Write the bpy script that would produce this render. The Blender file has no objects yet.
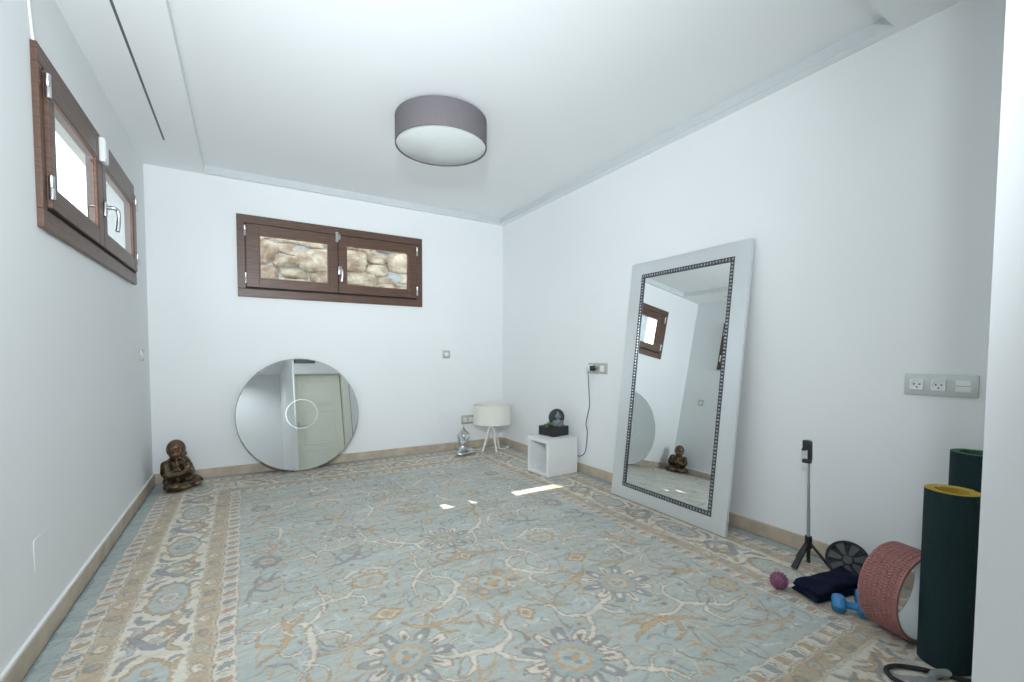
import bpy, bmesh, math, random
import numpy as np
from mathutils import Vector, Matrix
from math import sin, cos, pi, radians

random.seed(7)
rng = np.random.default_rng(11)
S = bpy.context.scene
C = S.collection

# ------------------------------------------------------------------ camera
F_PX, YAW, PITCH, ROLL = 445.289, 0.540065, -0.04422, 0.00386
CAM = Vector((0.6656, -4.6081, 1.08))
fw = Vector((sin(YAW) * cos(PITCH), cos(YAW) * cos(PITCH), sin(PITCH)))
rt = Vector((cos(YAW), -sin(YAW), 0))
up = rt.cross(fw)
rt2 = cos(ROLL) * rt + sin(ROLL) * up
up2 = -sin(ROLL) * rt + cos(ROLL) * up
cam_data = bpy.data.cameras.new('camera')
cam_data.sensor_width = 36
cam_data.lens = F_PX / 1024 * 36
cam_data.shift_y = (373.26 - 341) / 1024
cam_data.clip_start = 0.02
cam = bpy.data.objects.new('camera', cam_data)
M3 = Matrix((rt2, up2, -fw)).transposed()
cam.matrix_world = Matrix.Translation(CAM) @ M3.to_4x4()
C.objects.link(cam)
S.camera = cam

# ------------------------------------------------------------------ exposure
S.view_settings.view_transform = 'Standard'
S.view_settings.look = 'None'
S.view_settings.gamma = 1
S.view_settings.use_curve_mapping = False
S.view_settings.exposure = -0.21
S.cycles.max_bounces = 14
S.cycles.diffuse_bounces = 8
S.cycles.glossy_bounces = 6
S.cycles.transparent_max_bounces = 12
S.cycles.caustics_reflective = False
S.cycles.caustics_refractive = False
S.cycles.sample_clamp_indirect = 6

# ------------------------------------------------------------------ sky, sun, lights
world = bpy.data.worlds.new('sky')
S.world = world
world.use_nodes = True
wn = world.node_tree.nodes
wn['Background'].inputs[0].default_value = (0.80, 0.90, 1.0, 1)
wn['Background'].inputs[1].default_value = 4.6

K_SUN = 1.20           # drop per metre towards the room
SUN_DIR = Vector((0.355 * K_SUN, -1.0, -K_SUN)).normalized()
sun_d = bpy.data.lights.new('sun', 'SUN')
sun_d.energy = 12.0
sun_d.angle = radians(0.15)
sun_d.color = (1.0, 0.95, 0.86)
sun = bpy.data.objects.new('sun', sun_d)
sun.rotation_euler = SUN_DIR.to_track_quat('-Z', 'Y').to_euler()
sun.location = (0, 6, 8)
C.objects.link(sun)


def area(name, loc, target, size, power, color=(1, 1, 1), size_y=None, spread=180):
    d = bpy.data.lights.new(name, 'AREA')
    d.energy = power
    d.color = color
    d.size = size
    d.spread = radians(spread)
    if size_y:
        d.shape = 'RECTANGLE'
        d.size_y = size_y
    o = bpy.data.objects.new(name, d)
    o.location = loc
    o.rotation_euler = (Vector(target) - Vector(loc)).to_track_quat('-Z', 'Y').to_euler()
    C.objects.link(o)
    return o


# the photographer's light beside the camera, then two unseen fill lights added
area('photo_light', (0.50, -4.74, 1.80), (1.7, -0.8, 1.75), 0.14, 46, (0.875, 0.955, 1.0), spread=128)
area('ceiling_fill', (0.40, -4.85, 0.75), (1.6, -1.4, 2.64), 0.7, 22, (0.875, 0.955, 1.0), spread=85)  # added out of view, low down, to brighten the ceiling
area('hall_fill', (0.8, -6.0, 2.55), (0.8, -6.05, 0.0), 0.5, 9, (0.90, 0.96, 1.0), spread=130)  # added out of view to brighten the hall wall in the round mirror


# ------------------------------------------------------------------ materials
def s2l(c):
    return tuple(((x / 255) / 12.92) if x / 255 <= 0.04045 else (((x / 255) + 0.055) / 1.055) ** 2.4 for x in c)


def mat(name, col, rough=0.5, metal=0.0, noise=0.0, scale=20.0, bump=0.0, bump_scale=60.0,
        coord='Object', col2=None, stretch=(1, 1, 1), spec=0.5, bump_d=0.004, detail=4):
    m = bpy.data.materials.new(name)
    m.use_nodes = True
    nt = m.node_tree
    b = nt.nodes['Principled BSDF']
    b.inputs['Base Color'].default_value = (*col, 1)
    b.inputs['Roughness'].default_value = rough
    b.inputs['Metallic'].default_value = metal
    b.inputs['Specular IOR Level'].default_value = spec
    if noise or col2 or bump:
        tc = nt.nodes.new('ShaderNodeTexCoord')
        mp = nt.nodes.new('ShaderNodeMapping')
        mp.inputs['Scale'].default_value = stretch
        nt.links.new(tc.outputs[coord], mp.inputs[0])
    if noise or col2:
        n = nt.nodes.new('ShaderNodeTexNoise')
        n.inputs['Scale'].default_value = scale
        n.inputs['Detail'].default_value = detail
        nt.links.new(mp.outputs[0], n.inputs['Vector'])
        r = nt.nodes.new('ShaderNodeValToRGB')
        r.color_ramp.elements[0].position = 0.35
        r.color_ramp.elements[1].position = 0.65
        if col2 is None:
            r.color_ramp.elements[0].color = (*[x * (1 - noise) for x in col], 1)
            r.color_ramp.elements[1].color = (*[min(1, x * (1 + noise)) for x in col], 1)
        else:
            r.color_ramp.elements[0].color = (*col, 1)
            r.color_ramp.elements[1].color = (*col2, 1)
        nt.links.new(n.outputs[0], r.inputs[0])
        nt.links.new(r.outputs[0], b.inputs['Base Color'])
    if bump:
        n2 = nt.nodes.new('ShaderNodeTexNoise')
        n2.inputs['Scale'].default_value = bump_scale
        n2.inputs['Detail'].default_value = 5
        nt.links.new(mp.outputs[0], n2.inputs['Vector'])
        bp = nt.nodes.new('ShaderNodeBump')
        bp.inputs['Strength'].default_value = bump
        bp.inputs['Distance'].default_value = bump_d
        nt.links.new(n2.outputs[0], bp.inputs['Height'])
        nt.links.new(bp.outputs[0], b.inputs['Normal'])
    return m


def glass_mat(name):
    m = bpy.data.materials.new(name)
    m.use_nodes = True
    nt = m.node_tree
    nt.nodes.clear()
    out = nt.nodes.new('ShaderNodeOutputMaterial')
    mix = nt.nodes.new('ShaderNodeMixShader')
    tr = nt.nodes.new('ShaderNodeBsdfTransparent')
    tr.inputs[0].default_value = (0.94, 0.97, 0.96, 1)
    gl = nt.nodes.new('ShaderNodeBsdfGlossy')
    gl.inputs['Roughness'].default_value = 0.0
    fr = nt.nodes.new('ShaderNodeFresnel')
    fr.inputs['IOR'].default_value = 1.35
    ge = nt.nodes.new('ShaderNodeNewGeometry')
    sb = nt.nodes.new('ShaderNodeMath'); sb.operation = 'SUBTRACT'; sb.inputs[0].default_value = 1.0
    ml = nt.nodes.new('ShaderNodeMath'); ml.operation = 'MULTIPLY'
    nt.links.new(ge.outputs['Backfacing'], sb.inputs[1])
    nt.links.new(fr.outputs[0], ml.inputs[0]); nt.links.new(sb.outputs[0], ml.inputs[1])
    nt.links.new(ml.outputs[0], mix.inputs[0])
    nt.links.new(tr.outputs[0], mix.inputs[1])
    nt.links.new(gl.outputs[0], mix.inputs[2])
    nt.links.new(mix.outputs[0], out.inputs[0])
    return m


M_WALL = mat('white_plaster', (0.80, 0.815, 0.825), 0.85, noise=0.012, scale=1.3, bump=0.12, bump_scale=45, spec=0.25)
M_CEIL = mat('white_ceiling_paint', (0.82, 0.835, 0.845), 0.9, noise=0.01, scale=1.0, bump=0.06, bump_scale=40, spec=0.2)
M_BASE = mat('beige_stone_tile', (0.50, 0.41, 0.315), 0.45, noise=0.14, scale=9, stretch=(1, 1, 1))
M_FLOOR = mat('beige_stone_floor', (0.40, 0.34, 0.27), 0.4, noise=0.1, scale=4)
M_WOOD = mat('dark_brown_wood', (0.104, 0.055, 0.037), 0.38, noise=0.28, scale=9, stretch=(1, 1, 14), bump=0.1, bump_scale=30)
M_WOODL = mat('reddish_wood_edge', (0.17, 0.075, 0.045), 0.4, noise=0.2, scale=9, stretch=(1, 1, 10))
M_GLASS = glass_mat('window_glass')
M_CHROME = mat('brushed_steel', (0.62, 0.63, 0.64), 0.28, 1.0, noise=0.03, scale=40)
M_SILVER = mat('silver_leaf_frame', (0.74, 0.77, 0.785), 0.33, 0.6, noise=0.02, scale=30, stretch=(1, 8, 1))
M_MIRROR = mat('mirror_glass', (0.86, 0.89, 0.885), 0.0, 1.0)
M_FROST = mat('etched_mirror_ring', (0.80, 0.83, 0.83), 0.22, 0.9, noise=0.02)
M_MIRBACK = mat('mirror_edge', (0.22, 0.24, 0.25), 0.35, 0.4, noise=0.05)
M_DARKTRIM = mat('dark_mosaic', (0.075, 0.08, 0.09), 0.35, 0.3, noise=0.2, scale=60)
M_STUD = mat('silver_studs', (0.50, 0.52, 0.54), 0.25, 0.9, noise=0.03)
M_TAUPE = mat('taupe_shade_fabric', (0.135, 0.120, 0.134), 0.7, noise=0.05, scale=260, stretch=(1, 1, 0.05), bump=0.1, bump_scale=300)
M_DIFF = mat('white_diffuser', (0.74, 0.77, 0.76), 0.3, noise=0.01)
M_CREAM = mat('cream_lamp_fabric', (0.78, 0.77, 0.70), 0.85, noise=0.03, scale=150, bump=0.1, bump_scale=250)
M_WHITEP = mat('white_lacquer', (0.78, 0.79, 0.79), 0.45, noise=0.01, scale=5)
M_PLASTW = mat('white_plastic', (0.76, 0.78, 0.78), 0.35, noise=0.01)
M_PLATE = mat('champagne_plate', (0.50, 0.49, 0.45), 0.35, 0.35, noise=0.04, scale=30)
M_PLATEG = mat('pale_grey_plate', (0.56, 0.58, 0.57), 0.4, 0.2, noise=0.03, scale=30)
M_BLACKP = mat('black_plastic', (0.016, 0.017, 0.019), 0.4, noise=0.1, scale=30)
M_BLACKR = mat('black_rubber', (0.02, 0.021, 0.023), 0.7, noise=0.15, scale=60)
M_GREYP = mat('grey_plastic', (0.28, 0.30, 0.31), 0.5, noise=0.05)
M_DGREY = mat('dark_grey_resin', (0.045, 0.05, 0.058), 0.45, noise=0.2, scale=40)
M_MGREY = mat('grey_resin', (0.15, 0.165, 0.18), 0.45, noise=0.15, scale=60)
M_BRONZE = mat('antique_bronze', (0.014, 0.010, 0.007), 0.36, 0.55, col2=(0.135, 0.088, 0.045), scale=38, bump=0.5, bump_scale=70)
M_SKINB = mat('brown_bronze', (0.13, 0.075, 0.045), 0.34, 0.45, noise=0.22, scale=26, bump=0.1)
M_GOLDB = mat('worn_gold_bronze', (0.10, 0.06, 0.025), 0.35, 0.6, col2=(0.36, 0.25, 0.13), scale=55)
M_SILVFIG = mat('polished_silver_resin', (0.60, 0.61, 0.63), 0.22, 0.85, noise=0.2, scale=25)
M_SPOKE = mat('charcoal_plastic', (0.030, 0.033, 0.037), 0.45, noise=0.1, scale=30)
M_NAVY = mat('navy_fabric', (0.010, 0.013, 0.032), 0.95, noise=0.2, scale=70, bump=0.4, bump_scale=220, spec=0.1)
M_BLUE = mat('blue_vinyl', (0.035, 0.22, 0.50), 0.42, noise=0.06, scale=20)
M_PINK = mat('dusty_pink_foam', (0.36, 0.165, 0.155), 0.7, noise=0.08, scale=40, bump=0.2, bump_scale=200)
M_LINER = mat('pale_grey_liner', (0.66, 0.68, 0.68), 0.4, noise=0.02)
M_PURPLE = mat('mauve_rubber', (0.22, 0.075, 0.145), 0.6, noise=0.06, scale=40)
M_TEAL = mat('dark_teal_mat', (0.014, 0.032, 0.037), 0.8, noise=0.1, scale=120, bump=0.2, bump_scale=400, spec=0.2)
M_YELLOW = mat('mustard_mat_lining', (0.50, 0.33, 0.035), 0.8, noise=0.08, scale=120)
M_GREEN = mat('green_mat_lining', (0.035, 0.14, 0.07), 0.8, noise=0.08, scale=120)
M_LEAF = mat('succulent_green', (0.05, 0.17, 0.035), 0.5, noise=0.25, scale=40)
M_CABLE = mat('white_cable', (0.70, 0.72, 0.72), 0.5, noise=0.02)
M_DOOR = mat('cream_door_paint', (0.82, 0.82, 0.73), 0.4, noise=0.01, scale=3)
M_GRILLE_SHADE = mat('dark_grille_and_shade', (0.10, 0.11, 0.12), 0.5, noise=0.05)  # dark grey for vents, also paints the shade round the door
M_STONE = mat('pale_limestone', (0.27, 0.185, 0.125), 0.9, col2=(0.58, 0.49, 0.39), scale=7.0, bump=1.0, bump_scale=22, coord='Object', detail=6, bump_d=0.03)
M_MORTAR_SHADE = mat('shade_grey_mortar', (0.40, 0.42, 0.45), 0.95, noise=0.1, scale=8, bump=0.5)  # blue-grey puts the shade between the stones into the colour
M_RENDER = mat('white_render', (0.72, 0.73, 0.74), 0.9, noise=0.02, scale=2)
M_PAVE = mat('pale_paving', (0.42, 0.39, 0.35), 0.9, noise=0.1, scale=3)


# ------------------------------------------------------------------ mesh helpers
def link(name, me, m=None, parent=None):
    o = bpy.data.objects.new(name, me)
    if m is not None:
        for k in (m if isinstance(m, (list, tuple)) else [m]):
            me.materials.append(k)
    C.objects.link(o)
    if parent:
        o.parent = parent
    return o


def obj(name, bm, m=None, parent=None, smooth=False, loc=None, rot=None):
    me = bpy.data.meshes.new(name)
    bmesh.ops.recalc_face_normals(bm, faces=bm.faces)
    bm.to_mesh(me)
    bm.free()
    if smooth:
        try:
            me.shade_smooth()
        except Exception:
            for f in me.polygons:
                f.use_smooth = True
        if smooth == 'auto':
            try:
                me.set_sharp_from_angle(angle=radians(38))
            except Exception:
                pass
    o = link(name, me, m, parent)
    if loc is not None:
        o.location = loc
    if rot is not None:
        o.rotation_euler = rot
    return o


def tag(o, label, cat, group=None):
    o['label'] = label
    o['category'] = cat
    if group:
        o['group'] = group
    return o


def thing(name, label, cat, loc=(0, 0, 0), rotz=0.0, group=None):
    o = bpy.data.objects.new(name, None)
    o.empty_display_size = 0.05
    o.location = loc
    o.rotation_euler = (0, 0, rotz)
    C.objects.link(o)
    return tag(o, label, cat, group)


def struct(o, label=None):
    o['kind'] = 'structure'
    if label:
        o['label'] = label
    return o


def BM():
    return bmesh.new()


def box(bm, x0, x1, y0, y1, z0, z1, bev=0.0, seg=2, mi=0):
    x0, x1 = sorted((x0, x1)); y0, y1 = sorted((y0, y1)); z0, z1 = sorted((z0, z1))
    r = bmesh.ops.create_cube(bm, size=1)
    vs = r['verts']
    for v in vs:
        v.co = Vector(((x0 + x1) / 2 + v.co.x * (x1 - x0), (y0 + y1) / 2 + v.co.y * (y1 - y0), (z0 + z1) / 2 + v.co.z * (z1 - z0)))
    fs = list({f for v in vs for f in v.link_faces})
    for f in fs:
        f.material_index = mi
    if bev:
        es = list({e for v in vs for e in v.link_edges})
        rr = bmesh.ops.bevel(bm, geom=es, offset=bev, segments=seg, profile=0.5, affect='EDGES', clamp_overlap=True)
        for f in rr['faces']:
            f.material_index = mi
    return vs


def lathe(bm, prof, n=48, center=(0, 0, 0), closed=False, mi=0, axis='Z'):
    """revolve a profile of (r, z) pairs"""
    rings = []
    for r, z in prof:
        if r < 1e-6:
            p = [(0, 0, z)]
        else:
            p = [(r * cos(2 * pi * i / n), r * sin(2 * pi * i / n), z) for i in range(n)]
        vs = []
        for x, y, zz in p:
            if axis == 'Z':
                q = (x, y, zz)
            elif axis == 'Y':
                q = (x, zz, y)
            else:
                q = (zz, x, y)
            vs.append(bm.verts.new(Vector(q) + Vector(center)))
        rings.append(vs)
    pairs = list(zip(rings[:-1], rings[1:]))
    if closed:
        pairs.append((rings[-1], rings[0]))
    for a, b in pairs:
        for i in range(n):
            j = (i + 1) % n
            if len(a) == 1 and len(b) == 1:
                continue
            if len(a) == 1:
                f = bm.faces.new((a[0], b[i], b[j]))
            elif len(b) == 1:
                f = bm.faces.new((a[i], b[0], a[j]))
            else:
                f = bm.faces.new((a[i], b[i], b[j], a[j]))
            f.material_index = mi


def tube(bm, pts, rad, n=10, caps=True, mi=0):
    pts = [Vector(p) for p in pts]
    k = len(pts)
    rads = rad if isinstance(rad, (list, tuple)) else [rad] * k
    tang = []
    for i in range(k):
        a = pts[max(0, i - 1)]; b = pts[min(k - 1, i + 1)]
        tang.append((b - a).normalized())
    ref = Vector((0, 0, 1)) if abs(tang[0].z) < 0.9 else Vector((1, 0, 0))
    u = tang[0].cross(ref).normalized()
    rings = []
    for i in range(k):
        t = tang[i]
        u = (u - t * u.dot(t)).normalized()
        v = t.cross(u)
        rings.append([bm.verts.new(pts[i] + rads[i] * (cos(2 * pi * j / n) * u + sin(2 * pi * j / n) * v)) for j in range(n)])
    for a, b in zip(rings[:-1], rings[1:]):
        for j in range(n):
            f = bm.faces.new((a[j], a[(j + 1) % n], b[(j + 1) % n], b[j]))
            f.material_index = mi
    if caps:
        bm.faces.new(list(reversed(rings[0]))).material_index = mi
        bm.faces.new(rings[-1]).material_index = mi


def smooth_path(pts, n=8):
    pts = [Vector(p) for p in pts]
    P = [pts[0]] + pts + [pts[-1]]
    out = []
    for i in range(1, len(P) - 2):
        for k in range(n):
            t = k / n
            a, b, c, d = P[i - 1], P[i], P[i + 1], P[i + 2]
            out.append(0.5 * ((2 * b) + (c - a) * t + (2 * a - 5 * b + 4 * c - d) * t * t + (3 * b - a - 3 * c + d) * t ** 3))
    out.append(pts[-1])
    return out


def ball(bm, c, r, sub=3, rot=None, mi=0):
    r = r if isinstance(r, (tuple, list)) else (r, r, r)
    g = bmesh.ops.create_icosphere(bm, subdivisions=sub, radius=1)
    R = rot.to_matrix() if rot is not None else Matrix.Identity(3)
    for v in g['verts']:
        v.co = R @ Vector((v.co.x * r[0], v.co.y * r[1], v.co.z * r[2])) + Vector(c)
        for f in v.link_faces:
            f.material_index = mi


def limb(bm, pts, rads, sub=2):
    """tapered limb through joints: chained tubes with balls at joints (merged later by a voxel remesh)"""
    for p, r in zip(pts, rads):
        ball(bm, p, r, sub)
    for i in range(len(pts) - 1):
        tube(bm, [pts[i], pts[i + 1]], [rads[i], rads[i + 1]], 14)


def remesh(o, vox, smooth_it=3):
    md = o.modifiers.new('remesh', 'REMESH')
    md.mode = 'VOXEL'
    md.voxel_size = vox
    md.use_smooth_shade = True
    if smooth_it:
        sm = o.modifiers.new('smooth', 'SMOOTH')
        sm.iterations = smooth_it
        sm.factor = 0.5


# ------------------------------------------------------------------ the room shell
W, HC, FZ = 3.296, 2.578, -0.012          # room width, soffit height, bare floor (the rug's top is z = 0)
YN = -4.4065                               # face of the near wall, at whose end the photo is taken
YH = -6.6                                 # end of the entry hall
TRAY = 0.06                               # how far the tray of the ceiling is raised

bm = BM(); box(bm, -0.3, 3.6, YH - 0.2, 0.15, FZ - 0.15, FZ)
struct(obj('floor', bm, M_FLOOR))

WL0, WL1, WZ0, WZ1 = -2.215, -0.512, 1.555, 2.245       # left window
BX0, BX1, BZ0, BZ1 = 0.623, 2.300, 1.572, 2.288       # back window
TH = 0.15
HT = HC + 0.22


def wall_hole(bm, axis, a0, a1, d0, d1, h0, h1, z0, z1, ztop):
    """wall slab running along axis from a0 to a1, depth d0..d1, with a hole h0..h1 x z0..z1"""
    def b(p0, p1, q0, q1):
        if axis == 'x':
            box(bm, p0, p1, d0, d1, q0, q1)
        else:
            box(bm, d0, d1, p0, p1, q0, q1)
    b(a0, h0, FZ, ztop); b(h1, a1, FZ, ztop); b(h0, h1, FZ, z0); b(h0, h1, z1, ztop)


bm = BM(); wall_hole(bm, 'x', -TH, W + TH, 0, TH, BX0 + 0.03, BX1 - 0.03, BZ0 + 0.03, BZ1 - 0.005, HT)
struct(obj('wall_back', bm, M_WALL))
bm = BM(); wall_hole(bm, 'y', YH - 0.15, 0, -TH, 0, WL0 + 0.03, WL1 - 0.03, WZ0 + 0.03, WZ1 - 0.03, HT)
struct(obj('wall_left', bm, M_WALL))
bm = BM(); box(bm, W, W + TH, YN, 0, FZ, HT)
struct(obj('wall_right', bm, M_WALL))
# near wall with a doorway for the cream door; its free end is the pale strip at the photo's right edge
DX0, DX1, DZ1 = 1.612, 2.475, 2.055
bm = BM(); wall_hole(bm, 'x', 1.60, W + TH, YN - 0.20, YN, DX0, DX1, FZ - 0.001, DZ1, HT)
struct(obj('wall_near', bm, M_WALL))
bm = BM(); box(bm, 1.60, 1.75, YH, YN - 0.20, FZ, HT)
struct(obj('wall_hall_right', bm, M_WALL))
bm = BM(); box(bm, -0.15, 1.75, YH - 0.15, YH, FZ, HT)
struct(obj('wall_hall_end', bm, M_WALL))

# ceiling: soffit ring at HC, raised tray inside
TX0, TX1, TY0, TY1 = 0.405, 3.232, -3.70, -0.05
bm = BM()
box(bm, 0, TX0, YH, 0, HC, HC + 0.22)
box(bm, TX1, W, TY0, 0, HC, HC + 0.22)
box(bm, TX0, TX1, TY1, 0, HC, HC + 0.22)
box(bm, TX0, W, YN - 0.2, TY0, HC, HC + 0.22)
box(bm, TX0, 1.75, YH, YN - 0.2, HC, HC + 0.22)
box(bm, TX0 - 0.001, TX1 + 0.001, TY0 - 0.001, TY1 + 0.001, HC + TRAY, HC + 0.22)
struct(obj('ceiling', bm, M_CEIL))


M_COVE = mat('pale_grey_cove', (0.60, 0.63, 0.65), 0.9, noise=0.01, scale=1.0, spec=0.2)  # greyer than the ceiling, on thin strips over two tray faces
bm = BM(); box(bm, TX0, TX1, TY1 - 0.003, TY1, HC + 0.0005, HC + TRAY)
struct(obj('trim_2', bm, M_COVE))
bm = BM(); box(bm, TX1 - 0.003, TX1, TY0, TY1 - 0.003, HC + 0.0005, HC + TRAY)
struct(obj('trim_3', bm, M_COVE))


def baseboard(name, pts, nrm):
    (x0, y0), (x1, y1) = pts
    bm = BM()
    nx, ny = nrm
    box(bm, min(x0, x1, x0 + nx * 0.014, x1 + nx * 0.014), max(x0, x1, x0 + nx * 0.014, x1 + nx * 0.014),
        min(y0, y1, y0 + ny * 0.014, y1 + ny * 0.014), max(y0, y1, y0 + ny * 0.014, y1 + ny * 0.014), FZ, 0.08, 0.002, 1)
    struct(obj(name, bm, M_BASE))


baseboard('baseboard_back', ((0, 0), (W, 0)), (0, -1))
baseboard('baseboard_left', ((0, YH), (0, -0.014)), (1, 0))
baseboard('baseboard_right', ((W, YN), (W, -0.014)), (-1, 0))
baseboard('baseboard_near', ((DX1 + 0.09, YN), (W - 0.014, YN)), (0, 1))
# thin white plaster lip above the skirting along the left wall
bm = BM(); box(bm, 0, 0.011, YH, -0.014, 0.08, 0.086)
struct(obj('trim_1', bm, M_WALL))


# ------------------------------------------------------------------ windows
def window(name, w, h, label, loc, rotz, sensor, FH, mid, stiles):
    """local frame: x along the wall, -y into the room, z up; origin at the lower left corner"""
    root = bpy.data.objects.new(name, None)
    root.location = loc
    root.rotation_euler = (0, 0, rotz)
    C.objects.link(root)
    struct(root, label)
    F = 0.072
    bm = BM()
    for a in ((0, w, 0, F), (0, w, h - F, h), (0, FH, F, h - F), (w - FH, w, F, h - F)):
        box(bm, a[0], a[1], -0.020, 0.03, a[2], a[3], 0.004, 2)
    for a in ((FH - 0.01, w - FH + 0.01, F - 0.01, F + 0.022), (FH - 0.01, w - FH + 0.01, h - F - 0.016, h - F + 0.01), (FH - 0.01, FH + 0.016, F, h - F), (w - FH - 0.016, w - FH + 0.01, F, h - F), (mid - 0.012, mid + 0.012, F, h - F)):
        box(bm, a[0], a[1], 0.014, 0.028, a[2], a[3])
    obj('frame', bm, M_WOOD, root)
    g = 0.006
    for (x0, x1, sl, sr) in ((FH + g, mid - 0.002, stiles[0], stiles[1]), (mid + 0.002, w - FH - g, stiles[2], stiles[3])):
        s = bpy.data.objects.new('sash', None)
        C.objects.link(s); s.parent = root
        z0, z1 = F + g + 0.008, h - F - g
        bm = BM()
        box(bm, x0, x0 + sl, -0.034, 0.013, z0, z1, 0.004)
        box(bm, x1 - sr, x1, -0.034, 0.013, z0, z1, 0.004)
        box(bm, x0 + sl - 0.003, x1 - sr + 0.003, -0.033, 0.013, z0, z0 + 0.078, 0.004)
        box(bm, x0 + sl - 0.003, x1 - sr + 0.003, -0.033, 0.013, z1 - 0.082, z1, 0.004)
        obj('sash_frame', bm, M_WOOD, s)
        bm = BM()
        for dx0, dx1, dz0, dz1 in ((x0 + sl, x0 + sl + 0.009, z0 + 0.078, z1 - 0.082), (x1 - sr - 0.009, x1 - sr, z0 + 0.078, z1 - 0.082)):
            box(bm, dx0, dx1, -0.030, 0.008, dz0, dz1)
        for dz0, dz1 in ((z0 + 0.078, z0 + 0.087), (z1 - 0.091, z1 - 0.082)):
            box(bm, x0 + sl + 0.009, x1 - sr - 0.009, -0.030, 0.008, dz0, dz1)
        obj('glazing_bead', bm, M_WOODL, s)
        bm = BM(); box(bm, x0 + sl + 0.002, x1 - sr - 0.002, -0.025, -0.020, z0 + 0.08, z1 - 0.084)
        obj('glass_pane', bm, M_GLASS, s)
    # weather bar in the dark gap below the sashes
    bm = BM(); box(bm, FH, w - FH, -0.015, 0.013, F, F + 0.012, 0.003)
    obj('drip_rail', bm, M_BLACKR, root)
    for hx in (FH, w - FH):
        for hz in (F + 0.09, h - F - 0.07):
            bm = BM()
            lathe(bm, [(0, hz - 0.045), (0.010, hz - 0.045), (0.010, hz - 0.002), (0.0085, hz), (0.010, hz + 0.002), (0.010, hz + 0.045), (0, hz + 0.047)], 14, (hx, -0.034, 0))
            obj('hinge', bm, M_CHROME, root, 'auto')
    hxx = mid + 0.014
    hd = bpy.data.objects.new('handle', None); C.objects.link(hd); hd.parent = root
    hz = h * 0.42
    bm = BM(); box(bm, hxx - 0.017, hxx + 0.017, -0.046, -0.033, hz - 0.04, hz + 0.04, 0.006, 3)
    obj('handle_plate', bm, M_CHROME, hd, 'auto')
    bm = BM(); tube(bm, smooth_path([(hxx, -0.044, hz + 0.01), (hxx, -0.075, hz + 0.012), (hxx + 0.010, -0.088, hz - 0.002), (hxx + 0.014, -0.089, hz - 0.05), (hxx + 0.006, -0.084, hz - 0.11)]), 0.010, 12)
    obj('handle_lever', bm, M_CHROME, hd, 'auto')
    if not sensor:
        bm = BM(); box(bm, mid - 0.022, mid + 0.004, -0.048, -0.02, h - 0.150, h - 0.052, 0.004)
        box(bm, mid + 0.004, mid + 0.022, -0.046, -0.02, h - 0.125, h - 0.072, 0.003)
        obj('catch', bm, M_CHROME, root)
    return root


window('window_1', 1.677, 0.716, 'brown wooden double window high in the back wall, stones outside', (BX0, 0, BZ0), 0, False,
       0.062, 0.830, (0.102, 0.082, 0.073, 0.084))
WLH = WZ1 - WZ0
window('window_2', WL1 - WL0, WLH, 'brown wooden double window high in the left wall', (0, WL0, WZ0), pi / 2, True,
       0.042, 0.800, (0.060, 0.088, 0.070, 0.090))
bm = BM(); box(bm, 0.034, 0.060, -1.475, -1.405, 2.075, 2.200, 0.006, 3)
box(bm, 0.059, 0.062, -1.465, -1.415, 2.09, 2.185, 0.001, 1)
tag(obj('alarm_sensor', bm, M_PLASTW), 'small white alarm sensor stuck on the meeting stile of the left window', 'sensor')
# white cable rising from the left window corner to the soffit
bm = BM(); tube(bm, smooth_path([(0.006, -2.20, 2.246), (0.006, -2.215, 2.30), (0.006, -2.235, 2.42), (0.006, -2.24, 2.576)]), 0.005, 8)
tag(obj('wall_cable', bm, M_CABLE, None, True), 'thin white cable running up the left wall above the window corner', 'cable')

# ------------------------------------------------------------------ outside
bm = BM(); box(bm, -4, 6.0, 0.16, 8, -0.3, -0.05); box(bm, -4, -0.16, -8, 0.16, -0.3, -0.05)
struct(obj('ground_outside', bm, M_PAVE))
stone_root = bpy.data.objects.new('stone_wall', None)
C.objects.link(stone_root)
struct(stone_root, 'dry stone retaining wall outside the back window')
ZT = 3.19
bm = BM()
box(bm, 0.05, 5.0, 0.96, 1.5, -0.05, 2.9); box(bm, 0.05, 5.0, 1.0, 1.5, 2.9, ZT)
obj('mortar_core', bm, M_MORTAR_SHADE, stone_root)
bm = BM()


def stone(bm, cx, cy, cz, rx, ry, rz, seed):
    g = bmesh.ops.create_icosphere(bm, subdivisions=3, radius=1)
    rr = random.Random(seed)
    ph = [rr.uniform(0, 6.28) for _ in range(6)]
    for v in g['verts']:
        d = v.co.copy()
        q = Vector([math.copysign(abs(t) ** 0.5, t) for t in d])
        w_ = 1 + 0.16 * sin(2.2 * d.x + ph[0]) * cos(1.9 * d.z + ph[1]) + 0.09 * sin(4 * d.z + 3 * d.x + ph[2]) + 0.04 * sin(8 * d.x + ph[3])
        v.co = Vector((cx + q.x * rx * w_, cy + q.y * ry * (0.9 + 0.25 * sin(3.1 * d.x + ph[4]) * sin(2.7 * d.z + ph[5])), cz + q.z * rz * w_))


z = 1.10
while z < 2.62:
    hgt = random.uniform(0.17, 0.27)
    x = 0.2 + random.uniform(0, 0.12)
    while x < 4.6:
        wd = random.uniform(0.18, 0.44)
        n_st = 2 if (wd < 0.30 and hgt > 0.22) else 1
        for q_ in range(n_st):
            stone(bm, x + wd / 2 + random.uniform(-.02, .02), 1.0 + random.uniform(-0.02, 0.03), z + hgt * (q_ + 0.5) / n_st + random.uniform(-0.03, 0.03), wd * 0.535, 0.10, hgt / n_st * 0.545, int(1e6 * random.random()))
        x += wd
    z += hgt
obj('stone_facing', bm, M_STONE, stone_root, True)
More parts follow.
